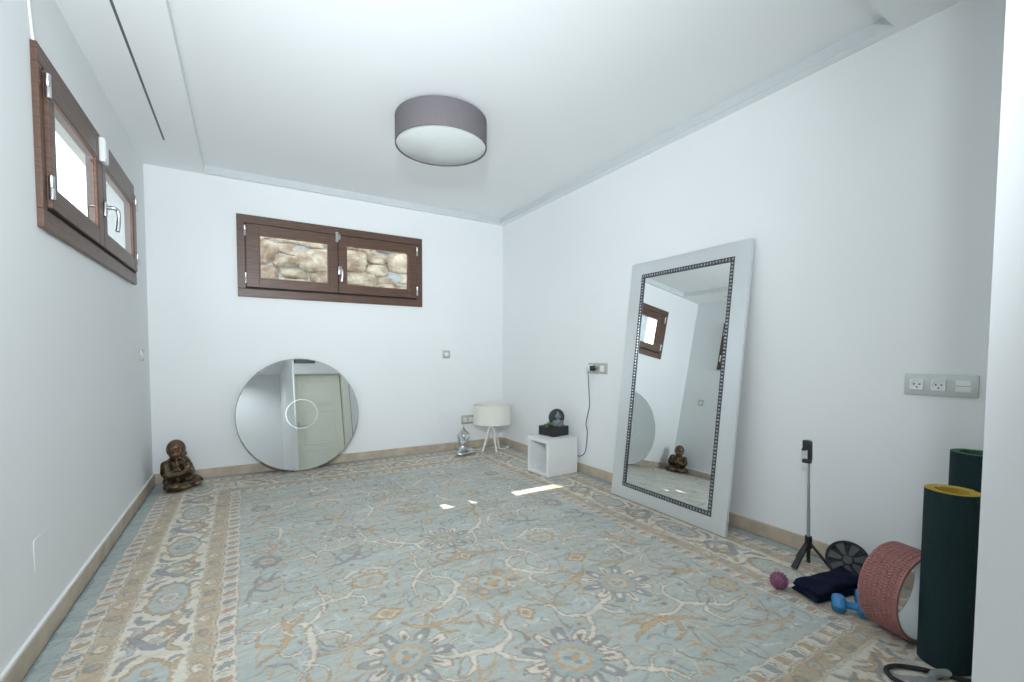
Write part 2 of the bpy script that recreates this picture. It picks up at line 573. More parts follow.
# coping out of view, its gaps shaped to let sun patches onto the carpet
bm = BM()
segs = [(0.05, 0.63), (0.74, 0.85), (0.95, 1.22), (1.73, 5.0)]
for a, b in segs:
    box(bm, a, b, 1.0, 1.5, ZT, ZT + 0.2, 0.004, 1)
obj('sun_gap_coping', bm, M_STONE, stone_root)
# white boundary wall beyond the left window, and an added eave that blocks sun
bm = BM()
vs = [bm.verts.new(p) for p in ((-1.6, -8, -0.05), (-1.6, 9, -0.05), (-1.6, 9, 3.4), (-1.6, 2.2, 2.2), (-1.6, -8, 1.9))]
f = bm.faces.new(vs)
r = bmesh.ops.extrude_face_region(bm, geom=[f])
bmesh.ops.translate(bm, vec=(-0.2, 0, 0), verts=[v for v in r['geom'] if isinstance(v, bmesh.types.BMVert)])
struct(obj('wall_outside_left', bm, M_RENDER))
bm = BM(); box(bm, -0.52, -0.15, -3.2, 1.0, 2.75, 2.83)  # added out of view to keep the sun off the left window
struct(obj('sun_block_eave', bm, M_RENDER))


# ------------------------------------------------------------------ door behind (seen in the round mirror)
dr = bpy.data.objects.new('door_1', None); C.objects.link(dr)
dr.location = (DX0, YN, 0)
struct(dr, 'cream panelled door in the near wall, seen in the round mirror')
dw = DX1 - DX0
bm = BM()
box(bm, -0.002, 0.010, -0.199, -0.002, FZ, DZ1)
box(bm, dw - 0.035, dw + 0.085, -0.199, 0.016, FZ, DZ1 + 0.03, 0.003)
box(bm, dw + 0.085, dw + 0.095, -0.02, 0.004, FZ, DZ1 + 0.03, mi=1)  # dark strip painted in as the shadow line beside the casing
box(bm, 0.01, dw - 0.035, -0.199, -0.002, DZ1 - 0.02, DZ1 - 0.001)
box(bm, 0.01, dw - 0.035, -0.199, -0.165, 0, DZ1 - 0.02, mi=1)  # dark backing that paints shade into the gap round the leaf
obj('casing', bm, [M_DOOR, M_GRILLE_SHADE], dr)
# open gap line between casing and leaf: the leaf is shut just short of the casing
bm = BM()
box(bm, 0.012, dw - 0.049, -0.16, -0.118, 0.003, DZ1 - 0.024, 0.002, 1)
for (a, b) in ((0.10, 0.62), (0.72, 1.34), (1.44, 1.92)):
    x0, x1 = 0.13, dw - 0.165
    for q in ((x0, x1, a, a + 0.02), (x0, x1, b - 0.02, b), (x0, x0 + 0.02, a, b), (x1 - 0.02, x1, a, b)):
        box(bm, q[0], q[1], -0.120, -0.111, q[2], q[3], 0.003, 1)
    box(bm, x0 + 0.05, x1 - 0.05, -0.120, -0.113, a + 0.05, b - 0.05, 0.004, 1)
obj('door_leaf', bm, M_DOOR, dr)
h = bpy.data.objects.new('door_handle', None); C.objects.link(h); h.parent = dr
bm = BM(); box(bm, 0.030, 0.070, -0.118, -0.108, 0.90, 1.16, 0.006, 3); obj('escutcheon', bm, M_CHROME, h, 'auto')
bm = BM(); tube(bm, smooth_path([(0.050, -0.11, 1.08), (0.050, -0.07, 1.08), (0.07, -0.06, 1.08), (0.17, -0.062, 1.075)]), 0.009, 10); obj('lever', bm, M_CHROME, h, True)

# dark slatted panel above the door, also only seen in the round mirror
g = thing('slatted_panel', 'dark slatted panel above the door, at the top of the round mirror reflection', 'vent', (1.62, YN, 2.235))
bm = BM()
for q in ((0, 0.36, 0, 0.02), (0, 0.36, 0.16, 0.18), (0, 0.02, 0.02, 0.16), (0.34, 0.36, 0.02, 0.16)):
    box(bm, q[0], q[1], 0, 0.012, q[2], q[3])
obj('panel_frame', bm, M_GRILLE_SHADE, g)
bm = BM()
for k in range(8):
    box(bm, 0.02, 0.34, 0.001, 0.008, 0.026 + k * 0.017, 0.036 + k * 0.017)
obj('slats', bm, M_GRILLE_SHADE, g)


# ------------------------------------------------------------------ the rug
def make_rug():
    X0, X1, Y0, Y1 = 0.016, W - 0.016, -0.016, -4.36
    RW, RH = X1 - X0, Y0 - Y1
    px = 0.0025
    nx, ny = int(RW / px) // 2 * 2, int(RH / px) // 2 * 2
    u = (np.arange(nx) + 0.5) * px
    v = (np.arange(ny) + 0.5) * px
    U, V = np.meshgrid(u, v)
    col = lambda r, g, b: np.array(s2l((r, g, b)))
    BLUE = col(190, 197, 192); BLUE2 = col(175, 185, 184); CREAM = col(226, 219, 205); TAN = col(200, 182, 156)
    GOLD = col(201, 174, 137); TAUPE = col(162, 143, 128); SLATE = col(160, 164, 167); DEEP = col(140, 160, 164)
    PALE = col(214, 215, 209); RUST = col(193, 166, 140)
    I = np.zeros((ny, nx, 3))
    # nested bands by distance from the edge, along-coordinate s
    d = np.minimum(np.minimum(U, RW - U), np.minimum(V, RH - V))
    lr = np.minimum(U, RW - U) <= np.minimum(V, RH - V)
    s = np.where(lr, V, U)
    EDG = [0.072, 0.145, 0.225, 0.455, 0.535, 0.605]

    def put(mask, c):
        I[mask] = c
    put(d >= 0, DEEP)
    put(d >= 0.012, BLUE2)
    n1 = np.sin(s * 40 + np.sin(d * 90) * 1.3)
    put((d > 0.02) & (d < EDG[0]) & (np.abs(np.sin(s * 26 + d * 45)) < 0.10), DEEP)

    def guard(a, b):
        m = (d >= a) & (d < b)
        put(m, CREAM)
        t = (d - a) / (b - a)
        ph = s / 0.078 + 0.55 * t + 0.10 * np.sin(t * 6.28)
        fr = ph - np.floor(ph)
        k = np.floor(ph).astype(int) % 2
        inn = m & (t > 0.14) & (t < 0.86)
        put(inn & (fr < 0.40) & (k == 0), TAUPE)
        put(inn & (fr > 0.04) & (fr < 0.34) & (k == 0), SLATE)
        put(inn & (fr < 0.40) & (k == 1), TAUPE)
        put(inn & (fr > 0.05) & (fr < 0.34) & (k == 1), RUST)
        put(inn & (fr > 0.52) & (fr < 0.60), TAUPE)
        put(inn & (fr > 0.70) & (fr < 0.84) & (np.abs(t - 0.5) < 0.22), BLUE)
        put(m & ((t < 0.05) | (t > 0.95)), TAUPE)
    guard(EDG[0], EDG[1])

    def tanband(a, b, off):
        m = (d >= a) & (d < b)
        put(m, TAN)
        t = (d - a) / (b - a) - 0.5
        q = (s + off) / 0.11
        fr = (q - np.floor(q) - 0.5) * 0.11
        k = np.floor(q).astype(int) % 3
        rr = np.hypot(fr, t * (b - a))
        th = np.arctan2(t, fr)
        pet = 0.026 * (0.78 + 0.22 * np.cos(5 * th + k))
        put(m & (rr < pet + 0.004), TAUPE)
        for kk, cc in ((0, BLUE), (1, CREAM), (2, SLATE)):
            put(m & (rr < pet) & (k == kk), cc)
        put(m & (rr < 0.010), GOLD)
        wave = np.abs(t * (b - a) - 0.020 * np.sin((s + off) * 2 * pi / 0.11 + pi / 2)) < 0.0035
        put(m & wave & (rr > pet + 0.006), RUST)
        wave2 = np.abs(t * (b - a) + 0.026 * np.sin((s + off) * 2 * pi / 0.11)) < 0.003
        put(m & wave2 & (rr > pet + 0.006), SLATE)
        put(m & ((np.abs(t) > 0.43)), CREAM)
        put(m & ((np.abs(t) > 0.475)), TAUPE)
    tanband(EDG[1], EDG[2], 0.0)
    put((d >= EDG[2]) & (d < EDG[3]), CREAM)
    tanband(EDG[3], EDG[4], 0.04)
    guard(EDG[4], EDG[5])
    put(d >= EDG[5], BLUE)
    field = d >= EDG[5]

    # ---- stamping tools in rug metres
    def win(cx, cy, R):
        a0, a1 = max(0, int((cx - R) / px)), min(nx, int((cx + R) / px) + 1)
        b0, b1 = max(0, int((cy - R) / px)), min(ny, int((cy + R) / px) + 1)
        return a0, a1, b0, b1

    def polar(cx, cy, R, fn, c, ang=0.0, sx=1.0, sy=1.0, clip=None):
        a0, a1, b0, b1 = win(cx, cy, R * 1.6 * max(sx, sy))
        if a1 <= a0 or b1 <= b0:
            return
        dx = U[b0:b1, a0:a1] - cx; dy = V[b0:b1, a0:a1] - cy
        x = (cos(ang) * dx + sin(ang) * dy) / sx; y = (-sin(ang) * dx + cos(ang) * dy) / sy
        r = np.hypot(x, y); t = np.arctan2(y, x)
        m = r < R * fn(t)
        if clip is not None:
            m &= clip[b0:b1, a0:a1]
        I[b0:b1, a0:a1][m] = c

    def stroke(pts, rads, c, clip=None):
        P = smooth_path([(p[0], p[1], 0) for p in pts], 14)
        n = len(P)
        rr = np.interp(np.linspace(0, 1, n), np.linspace(0, 1, len(rads)), rads)
        for i in range(n):
            x, y, r = P[i].x, P[i].y, max(rr[i], 0.0018)
            a0, a1, b0, b1 = win(x, y, r + px)
            if a1 <= a0 or b1 <= b0:
                continue
            m = (U[b0:b1, a0:a1] - x) ** 2 + (V[b0:b1, a0:a1] - y) ** 2 < r * r
            if clip is not None:
                m &= clip[b0:b1, a0:a1]
            I[b0:b1, a0:a1][m] = c

    def outlined(pts, rads, c, oc, ow, clip=None):
        stroke(pts, [r + ow for r in rads], oc, clip)
        stroke(pts, rads, c, clip)

    def rosette(cx, cy, R, n, ang, pc, clip=None, oc=TAUPE, alt=None):
        fn = lambda t: 0.76 + 0.24 * np.abs(np.cos(n * t / 2))
        polar(cx, cy, R, fn, oc, ang, clip=clip)
        fn2 = lambda t: 0.70 + 0.24 * np.abs(np.cos(n * t / 2))
        polar(cx, cy, R * 0.95, fn2, pc, ang, clip=clip)
        if alt is not None:
            fn3 = lambda t: 0.62 + 0.34 * np.maximum(0, np.cos(n * t / 2)) - 0.7 * (np.cos(n * t / 2) < 0.25)
            polar(cx, cy, R * 0.9, fn3, alt, ang, clip=clip)
        one = lambda t: np.ones_like(t)
        polar(cx, cy, R * 0.52, one, GOLD, ang, clip=clip)
        polar(cx, cy, R * 0.43, one, BLUE, ang, clip=clip)
        fn4 = lambda t: 0.7 + 0.3 * np.cos(4 * t)
        polar(cx, cy, R * 0.30, fn4, TAUPE, ang, clip=clip)
        polar(cx, cy, R * 0.20, one, GOLD, ang, clip=clip)

    def petal_flower(cx, cy, R, n, ang):
        """big flower with separate cream and slate petals round a gold ring"""
        for i in range(n):
            a = ang + 2 * pi * i / n
            px_, py_ = cx + 0.74 * R * cos(a), cy + 0.74 * R * sin(a)
            e = lambda t: 0.8 + 0.2 * np.cos(2 * t)
            polar(px_, py_, R * 0.30, e, TAUPE, a, 1.0, 0.78)
            polar(px_, py_, R * 0.255, e, CREAM if i % 2 else SLATE, a, 1.0, 0.74)
            polar(px_ - 0.06 * R * cos(a), py_ - 0.06 * R * sin(a), R * 0.13, e, TAUPE if i % 2 else CREAM, a, 1.0, 0.6)
        one = lambda t: np.ones_like(t)
        wob = lambda t: 0.93 + 0.07 * np.cos(n * t)
        polar(cx, cy, R * 0.60, wob, TAUPE, ang)
        polar(cx, cy, R * 0.57, wob, BLUE2, ang)
        polar(cx, cy, R * 0.40, wob, GOLD, ang)
        polar(cx, cy, R * 0.30, wob, BLUE, ang)
        polar(cx, cy, R * 0.20, lambda t: 0.7 + 0.3 * np.cos(3 * t), SLATE, ang)
        polar(cx, cy, R * 0.09, one, GOLD, ang)

    def palmette(cx, cy, R, ang):
        """fan flower with fine rays, a gold ring and a cream crest on its upper side"""
        fan = lambda t: (0.80 + 0.20 * np.cos(t)) * (0.92 + 0.08 * np.cos(17 * t))
        polar(cx, cy, R * 1.04, fan, BLUE2, ang)
        polar(cx, cy, R, fan, PALE, ang)
        ray = lambda t: (0.80 + 0.20 * np.cos(t)) * (0.30 + 0.68 * (np.cos(26 * t) > -0.55))
        polar(cx, cy, R * 0.98, ray, BLUE, ang)
        polar(cx, cy, R * 0.55, lambda t: 0.9 + 0.1 * np.cos(9 * t), TAUPE, ang, 0.85, 1.1)
        polar(cx, cy, R * 0.52, lambda t: 0.9 + 0.1 * np.cos(9 * t), GOLD, ang, 0.85, 1.1)
        polar(cx, cy, R * 0.37, lambda t: 0.94 + 0.06 * np.cos(9 * t), CREAM, ang, 0.85, 1.1)
        polar(cx, cy, R * 0.34, lambda t: 0.94 + 0.06 * np.cos(9 * t), BLUE, ang, 0.85, 1.1)
        polar(cx, cy, R * 0.14, lambda t: 0.8 + 0.2 * np.cos(5 * t), GOLD, ang)
        for sg in (-1, 1):
            f = lambda a, b: (cx + cos(ang) * a - sin(ang) * b * sg, cy + sin(ang) * a + cos(ang) * b * sg)
            outlined([f(R * 0.62, 0.0), f(R * 0.70, R * 0.25), f(R * 0.45, R * 0.62), f(R * 0.5, R * 0.85)], [0.010, 0.016, 0.010, 0.003], CREAM, TAUPE, 0.005)

    def lozenge(cx, cy, R, ang):
        f = lambda t: 1 / (np.abs(np.cos(t)) ** 1.2 + 1.5 * np.abs(np.sin(t)) ** 1.2)
        polar(cx, cy, R, f, TAUPE, ang); polar(cx, cy, R * 0.90, f, GOLD, ang)
        polar(cx, cy, R * 0.62, f, CREAM, ang); polar(cx, cy, R * 0.5, f, GOLD, ang); polar(cx, cy, R * 0.22, f, SLATE, ang)

    def local(cx, cy, ang, flip, sc):
        return lambda a, b: (cx + sc * (cos(ang) * a - sin(ang) * b * flip), cy + sc * (sin(ang) * a + cos(ang) * b * flip))

    def antler(cx, cy, ang, flip, sc, oc=TAUPE, ow=0.0055):
        """cream branching arabesque: trunk, two long arms with curled ends and a side curl"""
        f = local(cx, cy, ang, flip, sc)
        Lr = [([f(-0.55, -0.10), f(-0.25, 0.02), f(0.0, 0.0), f(0.22, -0.06)], [0.004, 0.013, 0.020, 0.016]),
              ([f(0.18, -0.05), f(0.36, 0.08), f(0.60, 0.10), f(0.85, 0.0)], [0.016, 0.014, 0.010, 0.003]),
              ([f(0.20, -0.05), f(0.30, -0.22), f(0.24, -0.42), f(0.36, -0.60)], [0.015, 0.013, 0.009, 0.003]),
              ([f(0.0, 0.0), f(0.02, 0.16), f(-0.10, 0.28), f(-0.24, 0.24)], [0.012, 0.011, 0.008, 0.003]),
              ([f(-0.12, 0.0), f(-0.20, -0.16), f(-0.08, -0.26)], [0.010, 0.008, 0.003]),
              ([f(0.48, 0.10), f(0.56, 0.26), f(0.46, 0.36)], [0.009, 0.007, 0.003])]
        Lr += [([f(0.62, 0.10), f(0.74, 0.20), f(0.86, 0.16)], [0.007, 0.006, 0.002]),
               ([f(0.26, -0.36), f(0.14, -0.44), f(0.16, -0.56)], [0.008, 0.006, 0.002]),
               ([f(-0.35, -0.03), f(-0.42, 0.10), f(-0.54, 0.12)], [0.007, 0.006, 0.002])]
        for p, r in Lr:
            stroke(p, [k * sc * 1.55 + ow * 0.75 for k in r], oc, field)
        for p, r in Lr:
            stroke(p, [k * sc * 1.55 for k in r], CREAM, field)

    def gold_leaf(cx, cy, ang, flip, sc, c=GOLD, oc=TAUPE):
        f = local(cx, cy, ang, flip, sc)
        Lr = [([f(-0.4, 0.0), f(-0.1, 0.12), f(0.2, 0.06), f(0.45, -0.12)], [0.003, 0.020, 0.018, 0.003]),
              ([f(0.0, 0.08), f(0.12, 0.24), f(0.30, 0.26)], [0.012, 0.010, 0.003]),
              ([f(-0.1, 0.05), f(-0.06, -0.14), f(0.10, -0.22)], [0.012, 0.010, 0.003]),
              ([f(0.18, 0.04), f(0.36, 0.12), f(0.5, 0.10)], [0.012, 0.008, 0.003])]
        for p, r in Lr:
            stroke(p, [k * sc * 1.5 + 0.0032 for k in r], oc, field)
        for p, r in Lr:
            stroke(p, [k * sc * 1.5 for k in r], c, field)

    def vine(pts, c=GOLD, r=0.0030):
        stroke(pts, [r, r, r], c, field)

    cxm = RW / 2
    XY = lambda x, y: (x - X0, Y0 - y)       # world to rug

    def both(fn, x, y, *a):
        """stamp on the left half and mirrored on the right"""
        q = XY(x, y)
        fn(q[0], q[1], 1, *a)
        fn(RW - q[0], q[1], -1, *a)

    # thin vines first: spirals round the flower columns
    for (x, y, R) in ((1.15, -3.10, 0.33), (1.15, -2.48, 0.27), (1.15, -1.82, 0.31), (1.15, -1.22, 0.27), (0.86, -2.15, 0.2), (0.85, -3.45, 0.2), (1.4, -0.85, 0.2)):
        for sg in (0, 1):
            p = XY(x, y)
            pts = []
            for k in range(22):
                a = -0.8 + k * 0.36
                r_ = R * (1.05 - 0.028 * k)
                qx = p[0] + r_ * cos(a); qy = p[1] + r_ * sin(a) * 0.95
                pts.append((qx if sg == 0 else RW - qx, qy))
            vine(pts, GOLD if R > 0.25 else TAUPE)
    for y0 in np.arange(-3.5, -0.7, 0.62):
        for sg in (-1, 1):
            p = XY(1.65, y0)
            vine([(cxm, p[1]), (cxm + sg * 0.18, p[1] - 0.12), (cxm + sg * 0.34, p[1] - 0.28), (cxm + sg * 0.22, p[1] - 0.45), (cxm, p[1] - 0.60)], GOLD)
    # arabesques
    A = [(0.862, -2.80, 1.45, 1, 0.46), (0.975, -2.58, 0.3, -1, 0.34), (0.83, -1.63, 1.3, 1, 0.34), (1.36, -2.56, 1.1, -1, 0.34),
         (1.434, -2.80, 0.55, 1, 0.42), (1.35, -3.20, -0.5, 1, 0.44), (1.42, -2.15, -0.9, 1, 0.40), (0.95, -2.05, 0.2, 1, 0.34),
         (1.38, -1.55, 1.0, 1, 0.40), (0.90, -1.15, 0.9, -1, 0.36), (1.42, -1.05, -0.7, -1, 0.36), (0.95, -3.42, 0.4, 1, 0.42),
         (1.45, -3.58, 0.9, -1, 0.34), (0.80, -0.80, 0.2, 1, 0.30), (1.30, -0.78, 0.1, -1, 0.32), (1.28, -2.05, 2.1, 1, 0.3)]
    for x, y, a, fl, sc in A:
        p = XY(x, y)
        antler(p[0], p[1], -a, fl, sc)
        antler(RW - p[0], p[1], pi + a, -fl, sc)
    # gold and slate leaves
    Lf = [(0.74, -2.76, 1.1, 1, 0.34), (0.72, -2.30, 0.9, -1, 0.30), (0.98, -2.90, 0.2, 1, 0.3), (1.30, -2.93, -0.4, 1, 0.34),
          (0.75, -3.15, 0.8, 1, 0.34), (1.10, -2.18, 0.5, 1, 0.3), (0.74, -1.88, 1.2, 1, 0.3), (1.33, -1.84, -0.8, 1, 0.3),
          (0.75, -1.35, 0.8, -1, 0.3), (1.12, -1.52, 0.3, 1, 0.28), (1.50, -3.05, 0.9, 1, 0.26), (1.20, -3.45, 0.3, -1, 0.4),
          (1.55, -2.45, 0.5, 1, 0.28), (1.10, -0.95, 0.3, 1, 0.28), (0.78, -3.62, 0.2, 1, 0.3), (1.5, -1.3, 0.8, 1, 0.26)]
    for i, (x, y, a, fl, sc) in enumerate(Lf):
        p = XY(x, y)
        c = (GOLD, SLATE, TAN, GOLD)[i % 4]
        gold_leaf(p[0], p[1], -a, fl, sc, c)
        gold_leaf(RW - p[0], p[1], pi + a, -fl, sc, c)
    # flowers
    both(lambda cx, cy, s_: petal_flower(cx, cy, 0.165, 12, 0.2), 1.143, -3.095)
    both(lambda cx, cy, s_: palmette(cx, cy, 0.165, -pi / 2), 1.148, -2.478)
    both(lambda cx, cy, s_: petal_flower(cx, cy, 0.125, 11, 0.1), 1.153, -1.819)
    both(lambda cx, cy, s_: palmette(cx, cy, 0.15, -pi / 2), 1.148, -1.237)
    both(lambda cx, cy, s_: lozenge(cx, cy, 0.075, 0), 1.148, -2.792)
    both(lambda cx, cy, s_: rosette(cx, cy, 0.06, 8, 0, BLUE2), 1.15, -2.09)
    both(lambda cx, cy, s_: lozenge(cx, cy, 0.065, 0), 1.148, -1.52)
    both(lambda cx, cy, s_: rosette(cx, cy, 0.085, 9, 0.3, CREAM), 1.148, -0.83)
    both(lambda cx, cy, s_: rosette(cx, cy, 0.075, 9, 0.3, SLATE), 0.74, -2.02)
    both(lambda cx, cy, s_: rosette(cx, cy, 0.075, 9, 0.3, TAN), 0.72, -3.36)
    both(lambda cx, cy, s_: rosette(cx, cy, 0.07, 8, 0.3, SLATE), 0.74, -1.10)
    for (y, R, kind) in ((-3.40, 0.18, 0), (-2.789, 0.15, 1), (-2.20, 0.15, 0), (-1.62, 0.13, 1), (-1.03, 0.13, 0)):
        q = XY(1.648, y)
        if kind == 0:
            petal_flower(q[0], q[1], R, 11, pi / 2)
        else:
            rosette(q[0], q[1], R, 10, pi / 2, BLUE2, oc=GOLD, alt=SLATE)
            for k in range(8):
                a = k * pi / 4
                rosette(q[0] + 0.68 * R * cos(a), q[1] + 0.6 * R * sin(a), 0.028, 5, a, (TAN, CREAM, SLATE, RUST)[k % 4])
    for y in (-3.08, -2.48, -1.9, -1.32, -0.74):
        q = XY(1.648, y)
        lozenge(q[0], q[1], 0.06, pi / 2)
    # small filler blossoms
    for k in range(520):
        x = rng.uniform(0.64, 1.62); y = rng.uniform(-3.72, -0.64)
        p = XY(x, y)
        ii, jj = int(p[1] / px), int(p[0] / px)
        blk = I[max(0, ii - 9):ii + 9, max(0, jj - 9):jj + 9].reshape(-1, 3)
        if np.abs(blk - BLUE).sum(1).max() > 0.02:
            continue
        c = (SLATE, GOLD, CREAM, TAUPE)[k % 4]
        for q in (p[0], RW - p[0]):
            n = 5 + k % 3
            if k % 2:
                polar(q, p[1], 0.019, lambda t: 0.65 + 0.35 * np.cos(n * t), c, 0.3 * k)
                polar(q, p[1], 0.006, lambda t: np.ones_like(t), TAUPE)
            else:
                sg = 1 if q == p[0] else -1
                stroke([(q - sg * 0.035, p[1] + 0.012), (q, p[1] - 0.008), (q + sg * 0.035, p[1] + 0.004)], [0.0018, 0.0065, 0.0018], c, field)
                stroke([(q - sg * 0.012, p[1] - 0.022), (q, p[1] - 0.004), (q - sg * 0.004, p[1] + 0.022)], [0.0018, 0.005, 0.0018], (TAN, SLATE)[k // 2 % 2], field)

    # main border motifs
    mb = (d >= EDG[2] + 0.004) & (d < EDG[3] - 0.004)
    mid_ = (EDG[2] + EDG[3]) / 2

    def border_unit(T, k):
        """T maps (along, across) to rug coordinates; across 0 is the band's centre line"""
        def st(pts, r, c, oc=TAUPE, ow=0.0045):
            q = [T(*p) for p in pts]
            stroke(q, [w_ + ow for w_ in r], oc, mb)
            stroke(q, r, c, mb)
        # cream-grey scroll leaves either side of an elongated medallion
        for sg in (-1, 1):
            st([(sg * 0.30, 0.085), (sg * 0.22, 0.02), (sg * 0.27, -0.04), (sg * 0.34, -0.09)], [0.004, 0.014, 0.012, 0.004], SLATE)
            st([(sg * 0.30, -0.095), (sg * 0.235, -0.06), (sg * 0.20, -0.095)], [0.003, 0.010, 0.003], BLUE)
            st([(sg * 0.16, 0.09), (sg * 0.20, 0.05), (sg * 0.26, 0.06)], [0.004, 0.011, 0.003], TAN)
            st([(sg * 0.12, -0.085), (sg * 0.17, -0.07), (sg * 0.19, -0.03)], [0.004, 0.010, 0.003], SLATE)
            st([(sg * 0.335, 0.03), (sg * 0.30, 0.05), (sg * 0.335, 0.09)], [0.004, 0.009, 0.003], GOLD)
        c0 = T(0, 0); c1 = T(1, 0)
        ang = math.atan2(c1[1] - c0[1], c1[0] - c0[0])
        lobe = lambda t: (0.90 + 0.10 * np.cos(2 * t)) * (0.97 + 0.03 * np.cos(14 * t))
        polar(c0[0], c0[1], 0.125, lobe, TAUPE, ang, 1.25, 0.80, mb)
        polar(c0[0], c0[1], 0.119, lobe, GOLD, ang, 1.25, 0.80, mb)
        polar(c0[0], c0[1], 0.110, lobe, TAUPE, ang, 1.25, 0.80, mb)
        polar(c0[0], c0[1], 0.106, lobe, BLUE, ang, 1.25, 0.80, mb)
        rosette(c0[0], c0[1], 0.045, 8, ang, PALE if k % 2 else SLATE, mb)
        for sg in (-1, 1):
            q = T(sg * 0.075, 0)
            rosette(q[0], q[1], 0.020, 5, ang, (TAN, CREAM)[k % 2], mb)
            q = T(sg * 0.345, 0.0)
            rosette(q[0], q[1], 0.032, 7, ang, (TAN, BLUE)[k % 2], mb)
    per = 0.69
    nL = 6
    stp = (RH - 2 * mid_) / nL
    for k in range(nL + 1):
        c = mid_ + stp * k
        border_unit(lambda a, b, c=c: (mid_ + b, c + a), k)
        border_unit(lambda a, b, c=c: (RW - mid_ - b, c + a), k)
    nS = 4
    stp = (RW - 2 * mid_) / nS
    for k in range(1, nS):
        c = mid_ + stp * k
        border_unit(lambda a, b, c=c: (c + a, mid_ + b), k)
        border_unit(lambda a, b, c=c: (c + a, RH - mid_ - b), k)

    # dense small scrolls in the cream border and hairline sprays in the field
    def free_spot(p, half, base):
        ii, jj = int(p[1] / px), int(p[0] / px)
        blk = I[max(0, ii - half):ii + half, max(0, jj - half):jj + half].reshape(-1, 3)
        return len(blk) and np.abs(blk - base).sum(1).max() < 0.02
    bpos = []
    for k in range(5200):
        side = k % 4
        t_ = rng.uniform(-0.105, 0.105)
        if side < 2:
            p = (mid_ + t_ if side == 0 else RW - mid_ - t_, rng.uniform(0.25, RH - 0.25))
        else:
            p = (rng.uniform(0.25, RW - 0.25), mid_ + t_ if side == 2 else RH - mid_ - t_)
        if not free_spot(p, 6, CREAM):
            continue
        a = rng.uniform(0, 2 * pi); L = rng.uniform(0.020, 0.045); bend = rng.choice([-1, 1]) * rng.uniform(0.3, 0.9)
        f = local(p[0], p[1], a, 1, L)
        c = (SLATE, TAN, BLUE, GOLD, PALE, SLATE)[rng.integers(6)]
        pts = [f(-1, 0), f(-0.3, bend * 0.5), f(0.4, bend * 0.35), f(0.9, -bend * 0.5)]
        rr_ = [0.002, 0.0075, 0.0065, 0.002]
        stroke(pts, [r + 0.0024 for r in rr_], TAUPE, mb); stroke(pts, rr_, c, mb)
    for k in range(3000):
        x = rng.uniform(0.63, 1.64); y = rng.uniform(-3.74, -0.63)
        p = XY(x, y)
        if not free_spot(p, 5, BLUE):
            continue
        a = rng.uniform(0, 2 * pi); L = rng.uniform(0.025, 0.075); bend = rng.choice([-1, 1]) * rng.uniform(0.2, 0.8)
        c = (GOLD, TAUPE, SLATE, PALE, TAN, GOLD)[k % 6]
        for sg in (1, -1):
            f = local(p[0] if sg == 1 else RW - p[0], p[1], a if sg == 1 else pi - a, sg, L)
            stroke([f(-1, 0), f(-0.3, bend * 0.5), f(0.4, bend * 0.3), f(1, -bend * 0.6)], [0.0016, 0.0042, 0.0036, 0.0016], c, field)
            if k % 3 == 0:
                stroke([f(0.1, bend * 0.4), f(0.3, bend * 0.9), f(0.1, bend * 1.2)], [0.0036, 0.003, 0.0016], c, field)

    def gnoise(h_, w_, cell, seed):
        r_ = np.random.default_rng(seed)
        G = r_.uniform(-1, 1, (int(h_ / cell) + 3, int(w_ / cell) + 3))
        yy = np.arange(h_) / cell; xx = np.arange(w_) / cell
        y0 = yy.astype(int); x0 = xx.astype(int)
        fy = (yy - y0)[:, None]; fx = (xx - x0)[None]
        fy = fy * fy * (3 - 2 * fy); fx = fx * fx * (3 - 2 * fx)
        return (G[y0][:, x0] * (1 - fx) + G[y0][:, x0 + 1] * fx) * (1 - fy) + (G[y0 + 1][:, x0] * (1 - fx) + G[y0 + 1][:, x0 + 1] * fx) * fy
    wx = 2.6 * gnoise(ny, nx, 26, 21) + 1.9 * gnoise(ny, nx, 6, 22) + 1.1 * gnoise(ny, nx, 2.5, 23)
    wy = 2.6 * gnoise(ny, nx, 26, 24) + 1.9 * gnoise(ny, nx, 6, 25) + 1.1 * gnoise(ny, nx, 2.5, 26)
    jj_, ii_ = np.meshgrid(np.arange(nx), np.arange(ny))
    I = I[np.clip(ii_ + np.rint(wy).astype(int), 0, ny - 1), np.clip(jj_ + np.rint(wx).astype(int), 0, nx - 1)]

    # downsample to the mesh resolution, hand-knotted streaks along the weft
    J = I.reshape(ny // 2, 2, nx // 2, 2, 3).mean((1, 3))
    h2, w2 = J.shape[:2]
    def vnoise(sy, sx, seed):
        r_ = np.random.default_rng(seed)
        gy, gx = int(h2 / sy) + 3, int(w2 / sx) + 3
        G = r_.uniform(-1, 1, (gy, gx))
        yy = np.arange(h2) / sy; xx = np.arange(w2) / sx
        y0 = yy.astype(int); x0 = xx.astype(int)
        fy = (yy - y0)[:, None]; fx = (xx - x0)[None]
        fy = fy * fy * (3 - 2 * fy); fx = fx * fx * (3 - 2 * fx)
        a = G[y0][:, x0]; b = G[y0][:, x0 + 1]; c = G[y0 + 1][:, x0]; e = G[y0 + 1][:, x0 + 1]
        return (a * (1 - fx) + b * fx) * (1 - fy) + (c * (1 - fx) + e * fx) * fy
    n_ = 0.05 * vnoise(3, 40, 1) + 0.05 * vnoise(9, 120, 2) + 0.05 * vnoise(2, 7, 3) + 0.05 * vnoise(1, 2, 4) + 0.04 * vnoise(60, 90, 5)
    J = J * (1 + 1.25 * n_[..., None])
    hue = 0.03 * vnoise(5, 60, 6)
    J[..., 0] *= 1 + hue; J[..., 2] *= 1 - hue
    J = np.clip(J * 0.86 + 0.14 * np.array([0.50, 0.49, 0.455]), 0, 1)

    # fine mesh carrying the pattern as a colour attribute
    gx = X0 + (np.arange(w2) + 0.5) / w2 * RW; gy = Y0 - (np.arange(h2) + 0.5) / h2 * RH
